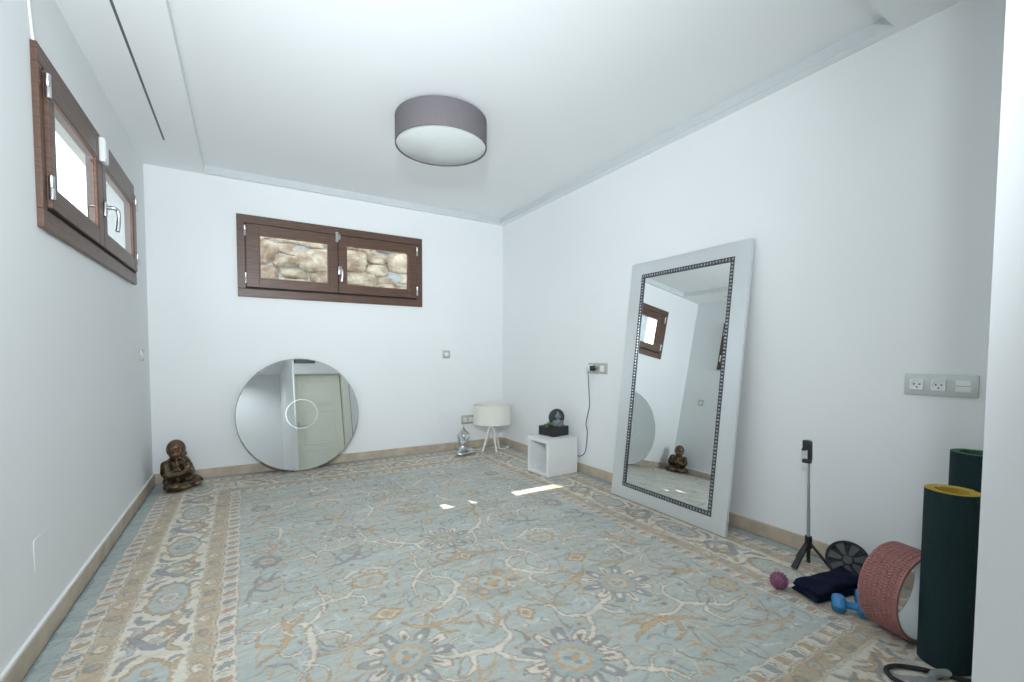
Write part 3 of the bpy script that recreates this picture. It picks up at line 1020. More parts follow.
    gx[0], gx[-1], gy[0], gy[-1] = X0, X1, Y0, Y1
    GX, GY = np.meshgrid(gx, gy)
    GZ = np.zeros_like(GX) + 0.0008 * vnoise(40, 40, 9) - 0.0009
    co = np.stack([GX, GY, GZ], -1).reshape(-1, 3).astype(np.float32)
    n0 = len(co)
    # skirt: bottom ring
    ring = np.concatenate([np.arange(w2), np.arange(1, h2) * w2 + w2 - 1, (h2 - 1) * w2 + np.arange(w2 - 2, -1, -1), np.arange(h2 - 2, 0, -1) * w2])
    low = co[ring].copy(); low[:, 2] = FZ
    allco = np.concatenate([co, low])
    idx = np.arange(h2 * w2).reshape(h2, w2)
    q = np.stack([idx[:-1, :-1], idx[1:, :-1], idx[1:, 1:], idx[:-1, 1:]], -1).reshape(-1, 4)
    m_ = len(ring)
    a = ring; b = np.roll(ring, -1); la = n0 + np.arange(m_); lb = np.roll(la, -1)
    q2 = np.stack([a, b, lb, la], -1)
    Q = np.concatenate([q, q2]).astype(np.int32)
    me = bpy.data.meshes.new('area_rug')
    me.vertices.add(len(allco)); me.vertices.foreach_set('co', allco.ravel())
    me.loops.add(Q.size); me.loops.foreach_set('vertex_index', Q.ravel())
    me.polygons.add(len(Q)); me.polygons.foreach_set('loop_start', np.arange(0, Q.size, 4, dtype=np.int32))
    me.polygons.foreach_set('loop_total', np.full(len(Q), 4, dtype=np.int32))
    me.update(calc_edges=True)
    ca = me.color_attributes.new('pattern', 'FLOAT_COLOR', 'POINT')
    cc = np.ones((len(allco), 4), np.float32)
    cc[:n0, :3] = J.reshape(-1, 3); cc[n0:, :3] = cc[ring, :3]
    ca.data.foreach_set('color', cc.ravel())
    me.validate()
    m = bpy.data.materials.new('woven_wool_pattern'); m.use_nodes = True
    nt = m.node_tree; bs = nt.nodes['Principled BSDF']
    at = nt.nodes.new('ShaderNodeAttribute'); at.attribute_name = 'pattern'
    tc = nt.nodes.new('ShaderNodeTexCoord')
    no = nt.nodes.new('ShaderNodeTexNoise'); no.inputs['Scale'].default_value = 260; no.inputs['Detail'].default_value = 3
    mx = nt.nodes.new('ShaderNodeMix'); mx.data_type = 'RGBA'; mx.blend_type = 'MULTIPLY'; mx.inputs[0].default_value = 0.22
    nt.links.new(tc.outputs['Object'], no.inputs['Vector'])
    nt.links.new(at.outputs['Color'], mx.inputs[6]); nt.links.new(no.outputs[0], mx.inputs[7])
    nt.links.new(mx.outputs[2], bs.inputs['Base Color'])
    bp = nt.nodes.new('ShaderNodeBump'); bp.inputs['Strength'].default_value = 0.25; bp.inputs['Distance'].default_value = 0.003
    nt.links.new(no.outputs[0], bp.inputs['Height']); nt.links.new(bp.outputs[0], bs.inputs['Normal'])
    bs.inputs['Roughness'].default_value = 0.9; bs.inputs['Specular IOR Level'].default_value = 0.15
    o = link('area_rug', me, m)
    tag(o, 'large pale blue and beige oriental rug with floral scrolls covering the floor', 'rug')


make_rug()

# ------------------------------------------------------------------ big silver mirror leaning on the right wall
bmr = thing('leaning_mirror', 'tall rectangular silver framed mirror leaning against the right wall', 'mirror')
BX, BY, BA, BB, BW, BH = 3.0830, -2.0770, 0.0182, 0.1075, 0.9700, 1.7770
e1 = Vector((-sin(BA), -cos(BA), 0)); nn = Vector((cos(BA), -sin(BA), 0))
e2 = nn * sin(BB) + Vector((0, 0, cos(BB)))
e3 = e1.cross(e2)                      # front normal or its opposite
if e3.x > 0:
    e3 = -e3
# frame is thin: the front face lies on the fitted plane
Mx = Matrix((e1, e2, e3)).transposed().to_4x4()
bmr.matrix_world = Matrix.Translation((BX, BY, 0.004)) @ Mx
U0, U1, V0, V1 = 0.108, 0.869, 0.086, BH - 0.090
bm = BM()
T = 0.022
for a in ((0, BW, 0, V0), (0, BW, V1, BH), (0, U0, V0, V1), (U1, BW, V0, V1)):
    box(bm, a[0], a[1], a[2], a[3], -T, 0)
bmesh.ops.remove_doubles(bm, verts=bm.verts, dist=1e-5)
obj('frame', bm, M_SILVER, bmr)
bw = 0.030
bm = BM()
for a in ((U0, U1, V0, V0 + bw), (U0, U1, V1 - bw, V1), (U0, U0 + bw, V0 + bw, V1 - bw), (U1 - bw, U1, V0 + bw, V1 - bw)):
    box(bm, a[0], a[1], a[2], a[3], -T, -0.003, mi=0)


def studs(p, q, n, horiz):
    for k in range(n):
        t = (k + 0.5) / n
        x = p[0] + (q[0] - p[0]) * t; y = p[1] + (q[1] - p[1]) * t
        L = (q[0] - p[0]) / n if horiz else (q[1] - p[1]) / n
        hw = abs(L) * 0.24
        if horiz:
            box(bm, x - hw, x + hw, y - 0.008, y + 0.008, -0.003, 0.001, 0.0015, 1, mi=1)
        else:
            box(bm, x - 0.008, x + 0.008, y - hw, y + hw, -0.003, 0.001, 0.0015, 1, mi=1)


studs((U0 + 0.004, V0 + bw / 2), (U1 - 0.004, V0 + bw / 2), 34, True)
studs((U0 + 0.004, V1 - bw / 2), (U1 - 0.004, V1 - bw / 2), 34, True)
studs((U0 + bw / 2, V0 + bw), (U0 + bw / 2, V1 - bw), 70, False)
studs((U1 - bw / 2, V0 + bw), (U1 - bw / 2, V1 - bw), 70, False)
so = obj('studded_band', bm, [M_DARKTRIM, M_STUD], bmr)
so['label'] = 'dark band with silver studs inside the frame'
bm = BM(); box(bm, U0 + bw, U1 - bw, V0 + bw, V1 - bw, -0.012, -0.008)
obj('mirror_glass', bm, M_MIRROR, bmr)
bm = BM(); box(bm, 0.02, BW - 0.02, 0.02, BH - 0.02, -T - 0.003, -T + 0.002)
obj('back_board', bm, M_MIRBACK, bmr)

# ------------------------------------------------------------------ round mirror leaning on the back wall
rm = thing('round_mirror', 'large round frameless mirror leaning against the back wall', 'mirror', (1.098, -0.178, 0.006))
rm.rotation_euler = (-0.150, 0, 0.02)
R_ = 0.516
bm = BM()
lathe(bm, [(0, 0.0), (R_ - 0.006, 0.0), (R_ - 0.001, 0.003), (R_, 0.006)], 128, (0, 0, R_), axis='Y')
o = obj('mirror_glass', bm, M_MIRROR, rm)
bm = BM()
lathe(bm, [(R_ + 0.0005, 0.004), (R_ + 0.0005, 0.024), (R_ - 0.02, 0.026), (0, 0.026)], 128, (0, 0, R_), axis='Y')
obj('mirror_backing', bm, M_MIRBACK, rm, 'auto')
bm = BM()
lathe(bm, [(0.129, -0.0006), (0.137, -0.0006), (0.137, 0.0005), (0.129, 0.0005)], 72, (0.01, 0, R_ + 0.0), axis='Y', closed=True)
o = obj('etched_ring', bm, M_FROST, rm)

# ------------------------------------------------------------------ ceiling drum lamp
cl = thing('ceiling_lamp', 'large taupe drum ceiling lamp with white diffuser', 'lamp', (1.8206, -1.7523, 0))
Rl, zb, zt = 0.302, 2.454, HC + TRAY - 0.012
bm = BM()
lathe(bm, [(Rl, zb), (Rl, zt), (Rl - 0.006, zt), (Rl - 0.006, zb)], 96, closed=True)
obj('drum_shade', bm, M_TAUPE, cl, 'auto')
bm = BM(); lathe(bm, [(0, zb + 0.006), (Rl - 0.012, zb + 0.006), (Rl - 0.007, zb + 0.009), (Rl - 0.007, zb + 0.012), (0, zb + 0.012)], 96)
obj('diffuser', bm, M_DIFF, cl, 'auto')
bm = BM(); lathe(bm, [(0, HC + TRAY), (0.10, HC + TRAY), (0.10, zt - 0.03), (0, zt - 0.03)], 48)
for k in range(3):
    a = k * 2 * pi / 3
    tube(bm, [(0.05 * cos(a), 0.05 * sin(a), zt - 0.01), ((Rl - 0.003) * cos(a), (Rl - 0.003) * sin(a), zt - 0.01)], 0.004, 8)
obj('ceiling_mount', bm, M_PLASTW, cl, 'auto')

# linear slot diffuser in the left soffit
sl = thing('linear_vent', 'long thin dark slot vent in the left soffit', 'vent', (0.205, 0, HC))
bm = BM(); box(bm, -0.006, 0.006, -3.5, -0.583, -0.0015, 0.001)
obj('slot', bm, M_GRILLE_SHADE, sl)
bm = BM()
for q in ((-0.009, -0.006), (0.006, 0.009)):
    box(bm, q[0], q[1], -3.5, -0.58, -0.002, 0.001)
obj('slot_edge', bm, M_CEIL, sl)


# ------------------------------------------------------------------ switches and sockets
def plate_thing(name, label, cat, M, w, h, m, th=0.010, group=None):
    """M: 4x4 matrix; local x along the wall, y up, z out of the wall; origin at the plate centre"""
    t = thing(name, label, cat, group=group)
    t.matrix_world = M
    bm = BM(); box(bm, -w / 2, w / 2, -h / 2, h / 2, 0, th, 0.003, 2)
    obj('face_plate', bm, m, t, 'auto')
    return t


def wallM(wall, a, z):
    if wall == 'back':
        return Matrix.Translation((a, 0, z)) @ Matrix(((1, 0, 0), (0, 0, -1), (0, 1, 0))).to_4x4()
    if wall == 'right':   # out of wall = -x, along = -y (left to right in view)
        return Matrix.Translation((W, a, z)) @ Matrix(((0, 0, -1), (-1, 0, 0), (0, 1, 0))).to_4x4()
    return Matrix.Translation((0, a, z)) @ Matrix(((0, 0, 1), (1, 0, 0), (0, 1, 0))).to_4x4()


def rocker(t, cx, w=0.042, h=0.042, split=False, th=0.010):
    bm = BM(); box(bm, cx - w / 2, cx + w / 2, -h / 2, h / 2, th - 0.002, th + 0.004, 0.002, 2)
    if split:
        box(bm, cx - w / 2 + 0.001, cx + w / 2 - 0.001, -0.0012, 0.0012, th + 0.0035, th + 0.0048, mi=1)
    obj('rocker', bm, [M_PLASTW, M_GREYP], t, 'auto')


def schuko(t, cx, th=0.010):
    s = bpy.data.objects.new('socket', None); C.objects.link(s); s.parent = t
    bm = BM()
    # square surround with a round well
    n = 40; r = 0.0195; hw = 0.0235
    zf, zw = th + 0.0055, th + 0.0006
    out = []; top = []; bot = []
    for i in range(n):
        a = 2 * pi * i / n
        c_, s_ = cos(a), sin(a)
        k = hw / max(abs(c_), abs(s_))
        out.append(bm.verts.new((cx + k * c_, k * s_, zf))); top.append(bm.verts.new((cx + r * c_, r * s_, zf))); bot.append(bm.verts.new((cx + r * c_, r * s_, zw)))
    for i in range(n):
        j = (i + 1) % n
        bm.faces.new((out[i], out[j], top[j], top[i])); bm.faces.new((top[i], top[j], bot[j], bot[i]))
    bm.faces.new(bot)
    base = [bm.verts.new((v.co.x, v.co.y, th - 0.001)) for v in out]
    for i in range(n):
        j = (i + 1) % n
        bm.faces.new((base[i], base[j], out[j], out[i]))
    obj('socket_well', bm, M_PLASTW, s)
    bm = BM()
    for x_, y_ in ((-0.0095, 0.001), (0.0095, 0.001), (0, -0.013)):
        lathe(bm, [(0, zw + 0.0012), (0.0032, zw + 0.0012), (0.0032, zw)], 12, (cx + x_, y_, 0))
    obj('contact_holes', bm, M_BLACKP, s)


t = plate_thing('light_switch', 'single square light switch alone on the back wall, right of the window', 'switch', wallM('back', 2.578, 1.068), 0.086, 0.086, M_PLATE)
rocker(t, 0)
t = plate_thing('light_switch', 'small light switch on the left wall near the corner', 'switch', wallM('left', -0.331, 1.055), 0.086, 0.086, M_PLATE)
rocker(t, 0)
t = plate_thing('double_socket', 'double wall socket low on the back wall behind the white lamp', 'socket', wallM('back', 2.838, 0.325), 0.160, 0.100, M_PLATE)
schuko(t, -0.036); schuko(t, 0.036)
t = plate_thing('socket_switch_plate', 'double plate with socket and switch on the right wall above the white cube', 'socket', wallM('right', -1.675, 0.954), 0.236, 0.094, M_PLATE)
schuko(t, -0.062); rocker(t, 0.06, 0.052, 0.052)
t = plate_thing('triple_socket_plate', 'long plate with two sockets and double switch at the right wall near the mats', 'socket', wallM('right', -3.897, 0.948), 0.245, 0.096, M_PLATEG)
schuko(t, -0.076); schuko(t, -0.002); rocker(t, 0.077, 0.050, 0.050, True)
bm = BM(); box(bm, -0.075, 0.075, -0.07, 0.07, 0, 0.002, 0.0008, 1)
o = obj('blank_cover', bm, M_WALL, None, 'auto'); o.matrix_world = wallM('back', 2.556, 0.36)
tag(o, 'faint white blank cover plate low on the back wall under the light switch', 'cover plate')
bm = BM(); box(bm, -0.065, 0.065, -0.06, 0.06, 0, 0.003, 0.001, 1)
o = obj('blank_cover', bm, M_WALL, None, 'auto'); o.matrix_world = wallM('left', -2.315, 0.341)
tag(o, 'white blank cover plate low on the left wall in the foreground', 'cover plate')

# plug-in adapter with black plug and wire down to the fountain
pa = thing('power_adapter', 'white and black plug adapter in the right wall socket with a black wire hanging down', 'charger')
bm = BM(); box(bm, W - 0.064, W - 0.0165, -1.640, -1.590, 0.925, 0.985, 0.008, 3)
lathe(bm, [(0, 0), (0.018, 0), (0.018, 0.012), (0.015, 0.02), (0, 0.02)], 20, (W - 0.081, -1.610, 0.955), axis='X')
obj('adapter_body', bm, M_PLASTW, pa, 'auto')
bm = BM(); box(bm, W - 0.07, W - 0.022, -1.665, -1.6405, 0.932, 0.978, 0.007, 3)
tube(bm, [(W - 0.045, -1.662, 0.955), (W - 0.035, -1.685, 0.95)], [0.016, 0.008], 12)
o = obj('black_plug', bm, M_BLACKP, pa, 'auto')
bm = BM()
tube(bm, smooth_path([(W - 0.055, -1.606, 0.926), (W - 0.03, -1.585, 0.86), (3.288, -1.570, 0.72), (3.286, -1.580, 0.62), (3.288, -1.555, 0.54), (3.286, -1.535, 0.45), (3.288, -1.55, 0.38), (3.286, -1.545, 0.28), (3.280, -1.535, 0.20), (3.268, -1.50, 0.156), (3.262, -1.44, 0.148), (3.262, -1.36, 0.17), (3.268, -1.25, 0.27), (3.262, -1.21, 0.345), (3.225, -1.215, 0.35)], 6), 0.0032, 8)
obj('wire', bm, M_BLACKR, pa, True)

# ------------------------------------------------------------------ white cube with fountain
cu = thing('cube_shelf', 'white open cube shelf standing beside the right wall', 'shelf', (3.070, -1.325, 0.001), radians(4))
bm = BM()
cw, cd, ch, th = 0.17, 0.15, 0.323, 0.032
box(bm, -cw, cw, -cd, cd, 0, th, 0.002, 1); box(bm, -cw, cw, -cd, cd, ch - th, ch, 0.002, 1)
box(bm, -cw, cw, -cd, -cd + th, th, ch - th); box(bm, -cw, cw, cd - th, cd, th, ch - th)
obj('cube_body', bm, M_WHITEP, cu)
bm = BM(); box(bm, cw - 0.012, cw - 0.002, -cd + th, cd - th, th, ch - th)
obj('back_panel', bm, M_WHITEP, cu)

ft = thing('tabletop_fountain', 'small black tabletop fountain with a grey meditating figure and disc, on the white cube', 'fountain', (3.128, -1.262, 0.3250), radians(10))
bm = BM()
box(bm, -0.100, 0.100, -0.100, 0.100, 0, 0.085, 0.006, 2)
for k in range(26):
    a, b = random.uniform(-0.085, 0.085), random.uniform(-0.085, 0.085)
    ball(bm, (a, b, 0.086), (0.014, 0.012, 0.007), 1)
obj('basin', bm, M_BLACKP, ft)
bm = BM()
lathe(bm, [(0, -0.010), (0.068, -0.010), (0.078, -0.006), (0.080, 0), (0.078, 0.006), (0.066, 0.008), (0.062, 0.004), (0, 0.004)], 48, (0, 0, 0), axis='Y')
for v in bm.verts:
    v.co = Matrix.Rotation(radians(25), 3, 'Z').inverted() @ v.co + Vector((0.046, 0.008, 0.158))
obj('disc', bm, M_DGREY, ft, 'auto')
# meditating bust in front of the disc
bm = BM()
ball(bm, (0, 0, 0.094), (0.026, 0.024, 0.032), 3)
ball(bm, (0, 0, 0.126), (0.012, 0.012, 0.013), 2)
ball(bm, (0, -0.023, 0.090), (0.004, 0.006, 0.007), 2)
limb(bm, [(0, 0, 0.07), (0, 0, 0.05)], [0.013, 0.015])
ball(bm, (0, 0, 0.030), (0.040, 0.026, 0.034), 3)
ball(bm, (0, -0.006, 0.008), (0.052, 0.034, 0.016), 3)
for s_ in (-1, 1):
    limb(bm, [(s_ * 0.036, 0, 0.045), (s_ * 0.046, -0.008, 0.02), (s_ * 0.012, -0.034, 0.014)], [0.012, 0.011, 0.008])
    ball(bm, (s_ * 0.026, 0, 0.09), (0.004, 0.007, 0.012), 2)
o = obj('meditating_figure', bm, M_MGREY, ft, True)
o.location = (0.008, -0.045, 0.082); o.rotation_euler = (0, 0, radians(-35)); remesh(o, 0.003, 2)
bm = BM()
for k in range(13):
    a = k * 2.4; el = 0.35 + 0.75 * (k / 13)
    dr_ = Vector((cos(a) * cos(el), sin(a) * cos(el), sin(el)))
    L = 0.042 + 0.012 * random.random()
    side = dr_.cross(Vector((0, 0, 1))).normalized()
    b0 = Vector((0, 0, 0.0))
    tube(bm, [b0, b0 + dr_ * L * 0.45 + Vector((0, 0, 0.002)), b0 + dr_ * L + Vector((0, 0, 0.006))], [0.006, 0.0065, 0.0008], 6)
o = obj('succulent', bm, M_LEAF, ft, True, loc=(-0.068, -0.015, 0.088))
o['label'] = 'small green succulent on the basin corner'

# ------------------------------------------------------------------ white tripod table lamp
tl = thing('table_lamp', 'white table lamp with drum shade on wooden tripod legs in the corner', 'lamp', (2.995, -0.300, 0.006))
bm = BM(); rs, z0, z1 = 0.208, 0.305, 0.510
lathe(bm, [(rs, z0), (rs - 0.006, z1), (rs - 0.010, z1), (rs - 0.004, z0)], 64, closed=True)
obj('lamp_shade', bm, M_CREAM, tl, 'auto')
bm = BM()
lathe(bm, [(0, 0.33), (0.022, 0.33), (0.022, 0.285), (0.035, 0.28), (0.035, 0.262), (0, 0.262)], 24)
for k in range(3):
    a = k * 2 * pi / 3
    tube(bm, [(0.02 * cos(a), 0.02 * sin(a), 0.325), ((rs - 0.004) * cos(a), (rs - 0.004) * sin(a), 0.31)], 0.003, 6)
obj('lamp_holder', bm, M_PLASTW, tl, 'auto')
bm = BM(); ball(bm, (0, 0, 0.385), (0.03, 0.03, 0.04), 3); lathe(bm, [(0.013, 0.33), (0.013, 0.352), (0.02, 0.365)], 16)
obj('bulb', bm, M_DIFF, tl, True)
for ax, ay in ((-0.125, -0.012), (0.0, -0.100), (0.135, 0.075)):
    bm = BM(); tube(bm, [(ax * 0.22, ay * 0.22, 0.285), (ax, ay, -0.002)], [0.014, 0.009], 14)
    obj('leg', bm, M_CREAM, tl, 'auto')
bm = BM()
tube(bm, smooth_path([(0.02, 0.03, 0.275), (0.07, 0.09, 0.08), (0.11, 0.05, 0.006), (0.18, 0.0, 0.006), (0.215, 0.02, 0.006)]), 0.004, 8)
box(bm, 0.20, 0.228, 0.008, 0.036, 0.0, 0.024, 0.006)
tube(bm, smooth_path([(-0.015, 0.02, 0.27), (-0.03, 0.06, 0.09), (-0.08, 0.09, 0.006), (-0.14, 0.12, 0.006), (-0.16, 0.18, 0.005), (-0.15, 0.25, 0.006)]), 0.004, 8)
o = obj('white_cord', bm, M_CABLE, tl, True)

# ------------------------------------------------------------------ silver yoga figure
sf = thing('yoga_figurine', 'silver cross-legged figurine with arms raised overhead, on the rug by the back wall', 'figurine', (2.655, -0.275, 0.001), radians(18))
sf.scale = (1.06, 1.06, 1.0)
bm = BM()
ball(bm, (0, 0.0, 0.045), (0.055, 0.042, 0.040), 3)
limb(bm, [(0, 0, 0.05), (0, 0.004, 0.09), (0, 0.0, 0.125)], [0.042, 0.030, 0.038])
ball(bm, (0, -0.002, 0.135), (0.046, 0.028, 0.026), 3)
limb(bm, [(0, 0, 0.15), (0, 0, 0.175)], [0.013, 0.012])
ball(bm, (0, -0.004, 0.196), (0.020, 0.023, 0.026), 3)
ball(bm, (0, -0.030, 0.194), (0.004, 0.006, 0.007), 2)
ball(bm, (0, 0.016, 0.220), (0.012, 0.012, 0.010), 2)
for s_ in (-1, 1):
    limb(bm, [(s_ * 0.046, 0, 0.142), (s_ * 0.074, -0.004, 0.205), (s_ * 0.010, -0.002, 0.272)], [0.014, 0.010, 0.008])
    limb(bm, [(s_ * 0.010, -0.002, 0.268), (s_ * 0.005, -0.002, 0.308)], [0.008, 0.004])
    limb(bm, [(s_ * 0.03, -0.012, 0.032), (s_ * 0.105, -0.052, 0.026), (s_ * 0.085, -0.075, 0.022), (-s_ * 0.012, -0.072, 0.018)], [0.034, 0.024, 0.020, 0.013])
    ball(bm, (-s_ * 0.036, -0.076, 0.020), (0.028, 0.013, 0.011), 2)
o = obj('figure', bm, M_SILVFIG, sf, True); remesh(o, 0.003, 3)

# ------------------------------------------------------------------ bronze child monk statue
mk = thing('monk_statue', 'dark bronze child monk statue sitting cross-legged in the left corner', 'statue', (0.180, -0.245, 0.0115), radians(52))
bm = BM()
ball(bm, (0, 0.015, 0.055), (0.085, 0.070, 0.055), 3)
limb(bm, [(0, 0.01, 0.06), (0, 0.012, 0.13), (0, 0.008, 0.20)], [0.072, 0.070, 0.068])
ball(bm, (0, 0.006, 0.215), (0.088, 0.050, 0.040), 3)
limb(bm, [(0, 0.005, 0.24), (0, 0.0, 0.275)], [0.032, 0.030])
for s_ in (-1, 1):
    limb(bm, [(s_ * 0.082, 0.005, 0.215), (s_ * 0.100, -0.01, 0.150), (s_ * 0.090, -0.035, 0.120), (s_ * 0.020, -0.090, 0.135)], [0.036, 0.037, 0.036, 0.024])
    limb(bm, [(s_ * 0.05, -0.01, 0.045), (s_ * 0.125, -0.055, 0.040), (s_ * 0.10, -0.10, 0.035), (-s_ * 0.005, -0.110, 0.030)], [0.050, 0.038, 0.036, 0.026])
    # sleeve folds
    for k in range(3):
        ball(bm, (s_ * (0.10 - 0.008 * k), -0.012 - 0.012 * k, 0.185 - 0.03 * k), (0.034, 0.036, 0.010), 2, Matrix.Rotation(s_ * 0.5, 3, 'Y').to_quaternion())
for v in bm.verts:
    v.co.z *= 0.92
o = obj('robed_body', bm, M_BRONZE, mk, True); remesh(o, 0.005, 3)
bm = BM()
ball(bm, (0, 0.002, 0.330), (0.054, 0.058, 0.055), 4)
ball(bm, (0, -0.008, 0.304), (0.047, 0.048, 0.038), 3)
ball(bm, (0, -0.056, 0.314), (0.0075, 0.007, 0.007), 3)
ball(bm, (0, -0.054, 0.323), (0.005, 0.007, 0.012), 3)
for s_ in (-1, 1):
    ball(bm, (s_ * 0.025, -0.040, 0.302), (0.019, 0.016, 0.015), 3)
    ball(bm, (s_ * 0.0515, 0.004, 0.320), (0.005, 0.009, 0.013), 3)
    ball(bm, (s_ * 0.021, -0.049, 0.326), (0.010, 0.006, 0.004), 2)
    ball(bm, (s_ * 0.021, -0.051, 0.338), (0.013, 0.005, 0.003), 2)
ball(bm, (0, -0.054, 0.298), (0.013, 0.005, 0.004), 2)
ball(bm, (0, -0.051, 0.291), (0.010, 0.006, 0.004), 2)
ball(bm, (0, -0.044, 0.280), (0.012, 0.010, 0.008), 2)
for v in bm.verts:
    q_ = v.co - Vector((0, 0, 0.328))
    q_ = Matrix.Rotation(radians(-16), 3, 'Z') @ Vector((q_.x * 1.18, q_.y * 1.08, q_.z * 1.34))
    v.co = Vector((0, -0.006, 0.303)) + q_
o = obj('head', bm, M_SKINB, mk, True); remesh(o, 0.003, 2)
o['label'] = 'bald brown head'
bm = BM()
for s_ in (-1, 1):
    # palms pressed together before the chest, five fingers on each hand
    limb(bm, [(s_ * 0.018, -0.092, 0.136), (s_ * 0.008, -0.108, 0.165)], [0.015, 0.013])
    for k in range(4):
        limb(bm, [(s_ * 0.008, -0.100 - 0.006 * k, 0.168), (s_ * 0.0055, -0.097 - 0.006 * k, 0.188 + (0.006, 0.012, 0.010, 0.002)[k])], [0.0052, 0.0038], 1)
    limb(bm, [(s_ * 0.012, -0.092, 0.152), (s_ * 0.010, -0.086, 0.174)], [0.0055, 0.0040], 1)
o = obj('hands', bm, M_GOLDB, mk, True); remesh(o, 0.0025, 1)
for s_ in (-1, 1):
    bm = BM()
    ball(bm, (s_ * 0.062, -0.138, 0.026), (0.040, 0.018, 0.015), 3, Matrix.Rotation(s_ * 0.25, 3, 'Z').to_quaternion())
    for k in range(5):
        ball(bm, (s_ * (0.095 - 0.002 * k), -0.125 - 0.0065 * k, 0.024 + 0.002 * (2 - abs(k - 2))), (0.008, 0.0042, 0.0055), 1)
    o = obj('foot', bm, M_GOLDB, mk, True); remesh(o, 0.0025, 1)
bm = BM()
nb = 34
for k in range(nb):
    a = 2 * pi * k / nb
    ball(bm, (0.060 * sin(a), -0.060 - 0.022 * (1 - cos(a)) / 2 * 1.0 + 0.035 * (cos(a) > 0.3) * (cos(a) - 0.3), 0.190 + 0.062 * cos(a)), 0.0068, 1)
o = obj('bead_necklace', bm, M_GOLDB, mk, True)

# ------------------------------------------------------------------ selfie tripod
st = thing('phone_tripod', 'slim black phone tripod standing by the right wall', 'tripod', (3.110, -3.478, 0.002))
st.rotation_euler = (-0.026, 0, 0)
bm = BM()
tube(bm, [(0, 0, 0.02), (0, 0, 0.145)], 0.009, 14); tube(bm, [(0, 0, 0.095), (0, 0, 0.155)], 0.016, 14)
obj('hub', bm, M_BLACKP, st, 'auto')
bm = BM()
tube(bm, [(0, 0, 0.15), (0, 0, 0.30)], 0.0075, 12); tube(bm, [(0, 0, 0.30), (0, 0, 0.42)], 0.0062, 12); tube(bm, [(0, 0, 0.42), (0, 0, 0.535)], 0.005, 12)
obj('pole', bm, M_GREYP, st, 'auto')
for a in (radians(168), radians(-66), radians(50)):
    bm = BM()
    d_ = Vector((cos(a), sin(a), 0)); sd = Vector((-sin(a), cos(a), 0))
    p0 = d_ * 0.012 + Vector((0, 0, 0.115)); p1 = d_ * 0.100 + Vector((0, 0, 0.006))
    for w0, w1, A_, B_ in ((0.010, 0.015, p0, p1),):
        ring = []
        for P_, ww in ((A_, w0), (B_, w1)):
            nrm_ = d_ * 0.6 + Vector((0, 0, 0.7))
            for sx, sy in ((-1, -1), (1, -1), (1, 1), (-1, 1)):
                ring.append(bm.verts.new(P_ + sd * sx * ww + nrm_ * sy * 0.005))
        for q in ((0, 1, 2, 3), (7, 6, 5, 4), (0, 4, 5, 1), (1, 5, 6, 2), (2, 6, 7, 3), (3, 7, 4, 0)):
            bm.faces.new([ring[i] for i in q])
    obj('leg', bm, M_BLACKP, st)
bm = BM()
# clamp: arm at the back, small jaw below, folded jaw above; it opens to the left
box(bm, -0.004, 0.014, -0.012, 0.012, 0.545, 0.640, 0.004, 2)
box(bm, -0.028, 0.012, -0.014, 0.014, 0.528, 0.548, 0.004, 2)
box(bm, -0.026, 0.010, -0.014, 0.014, 0.594, 0.644, 0.004, 2)
box(bm, -0.030, -0.012, -0.012, 0.012, 0.590, 0.602, 0.003, 2)
o = obj('phone_clamp', bm, M_BLACKP, st, 'auto'); o.rotation_euler = (0, 0, radians(-80))

# ------------------------------------------------------------------ mauve massage ball
bm = BM()
rb = 0.0355
g_ = bmesh.ops.create_icosphere(bm, subdivisions=4, radius=rb)
for v in bm.verts:
    v.co += Vector((0, 0, 0))
for k in range(110):
    zz = 1 - 2 * (k + 0.5) / 110; a = k * 2.39996
    dv = Vector((math.sqrt(1 - zz * zz) * cos(a), math.sqrt(1 - zz * zz) * sin(a), zz))
    ball(bm, dv * rb, 0.0042, 1)
o = obj('massage_ball', bm, M_PURPLE, None, True, loc=(2.757, -3.520, rb + 0.005))
tag(o, 'small mauve spiky massage ball on the rug left of the navy cloth', 'ball')

# ------------------------------------------------------------------ folded navy cloth
fc = thing('folded_cloth', 'folded navy blue cloth lying on the rug beside the mauve ball', 'cloth', (2.925, -3.656, 0.001), radians(-13))


def cloth_layer(w, d_, z0, z1, seed):
    bm = BM()
    rr = random.Random(seed)
    ph = [rr.uniform(0, 6.28) for _ in range(5)]
    nx_, ny_ = 30, 22
    def pt(i, j, top):
        a = (i / nx_ - 0.5) * 2; b = (j / ny_ - 0.5) * 2
        edge = max(abs(a), abs(b))
        thick = math.sqrt(max(0, 1 - max(0, (edge - 0.72) / 0.28) ** 2))
        zc = (z0 + z1) / 2; hz = (z1 - z0) / 2
        wv = 0.005 * sin(3.2 * a + ph[0]) * cos(2.4 * b + ph[1]) + 0.003 * sin(7 * a + 3 * b + ph[2])
        x = a * w / 2 * (1 + 0.03 * sin(2.5 * b + ph[3])); y = b * d_ / 2 * (1 + 0.03 * sin(2.2 * a + ph[4]))
        return (x, y, zc + (hz * thick + wv * thick if top else -hz * thick * 0.96))
    V_ = {}
    for t_ in (0, 1):
        for i in range(nx_ + 1):
            for j in range(ny_ + 1):
                if t_ == 1 and (i in (0, nx_) or j in (0, ny_)):
                    V_[t_, i, j] = V_[0, i, j]
                else:
                    V_[t_, i, j] = bm.verts.new(pt(i, j, t_ == 1))
    for t_ in (0, 1):
        for i in range(nx_):
            for j in range(ny_):
                q = [V_[t_, i, j], V_[t_, i + 1, j], V_[t_, i + 1, j + 1], V_[t_, i, j + 1]]
                bm.faces.new(q if t_ else q[::-1])
    return bm


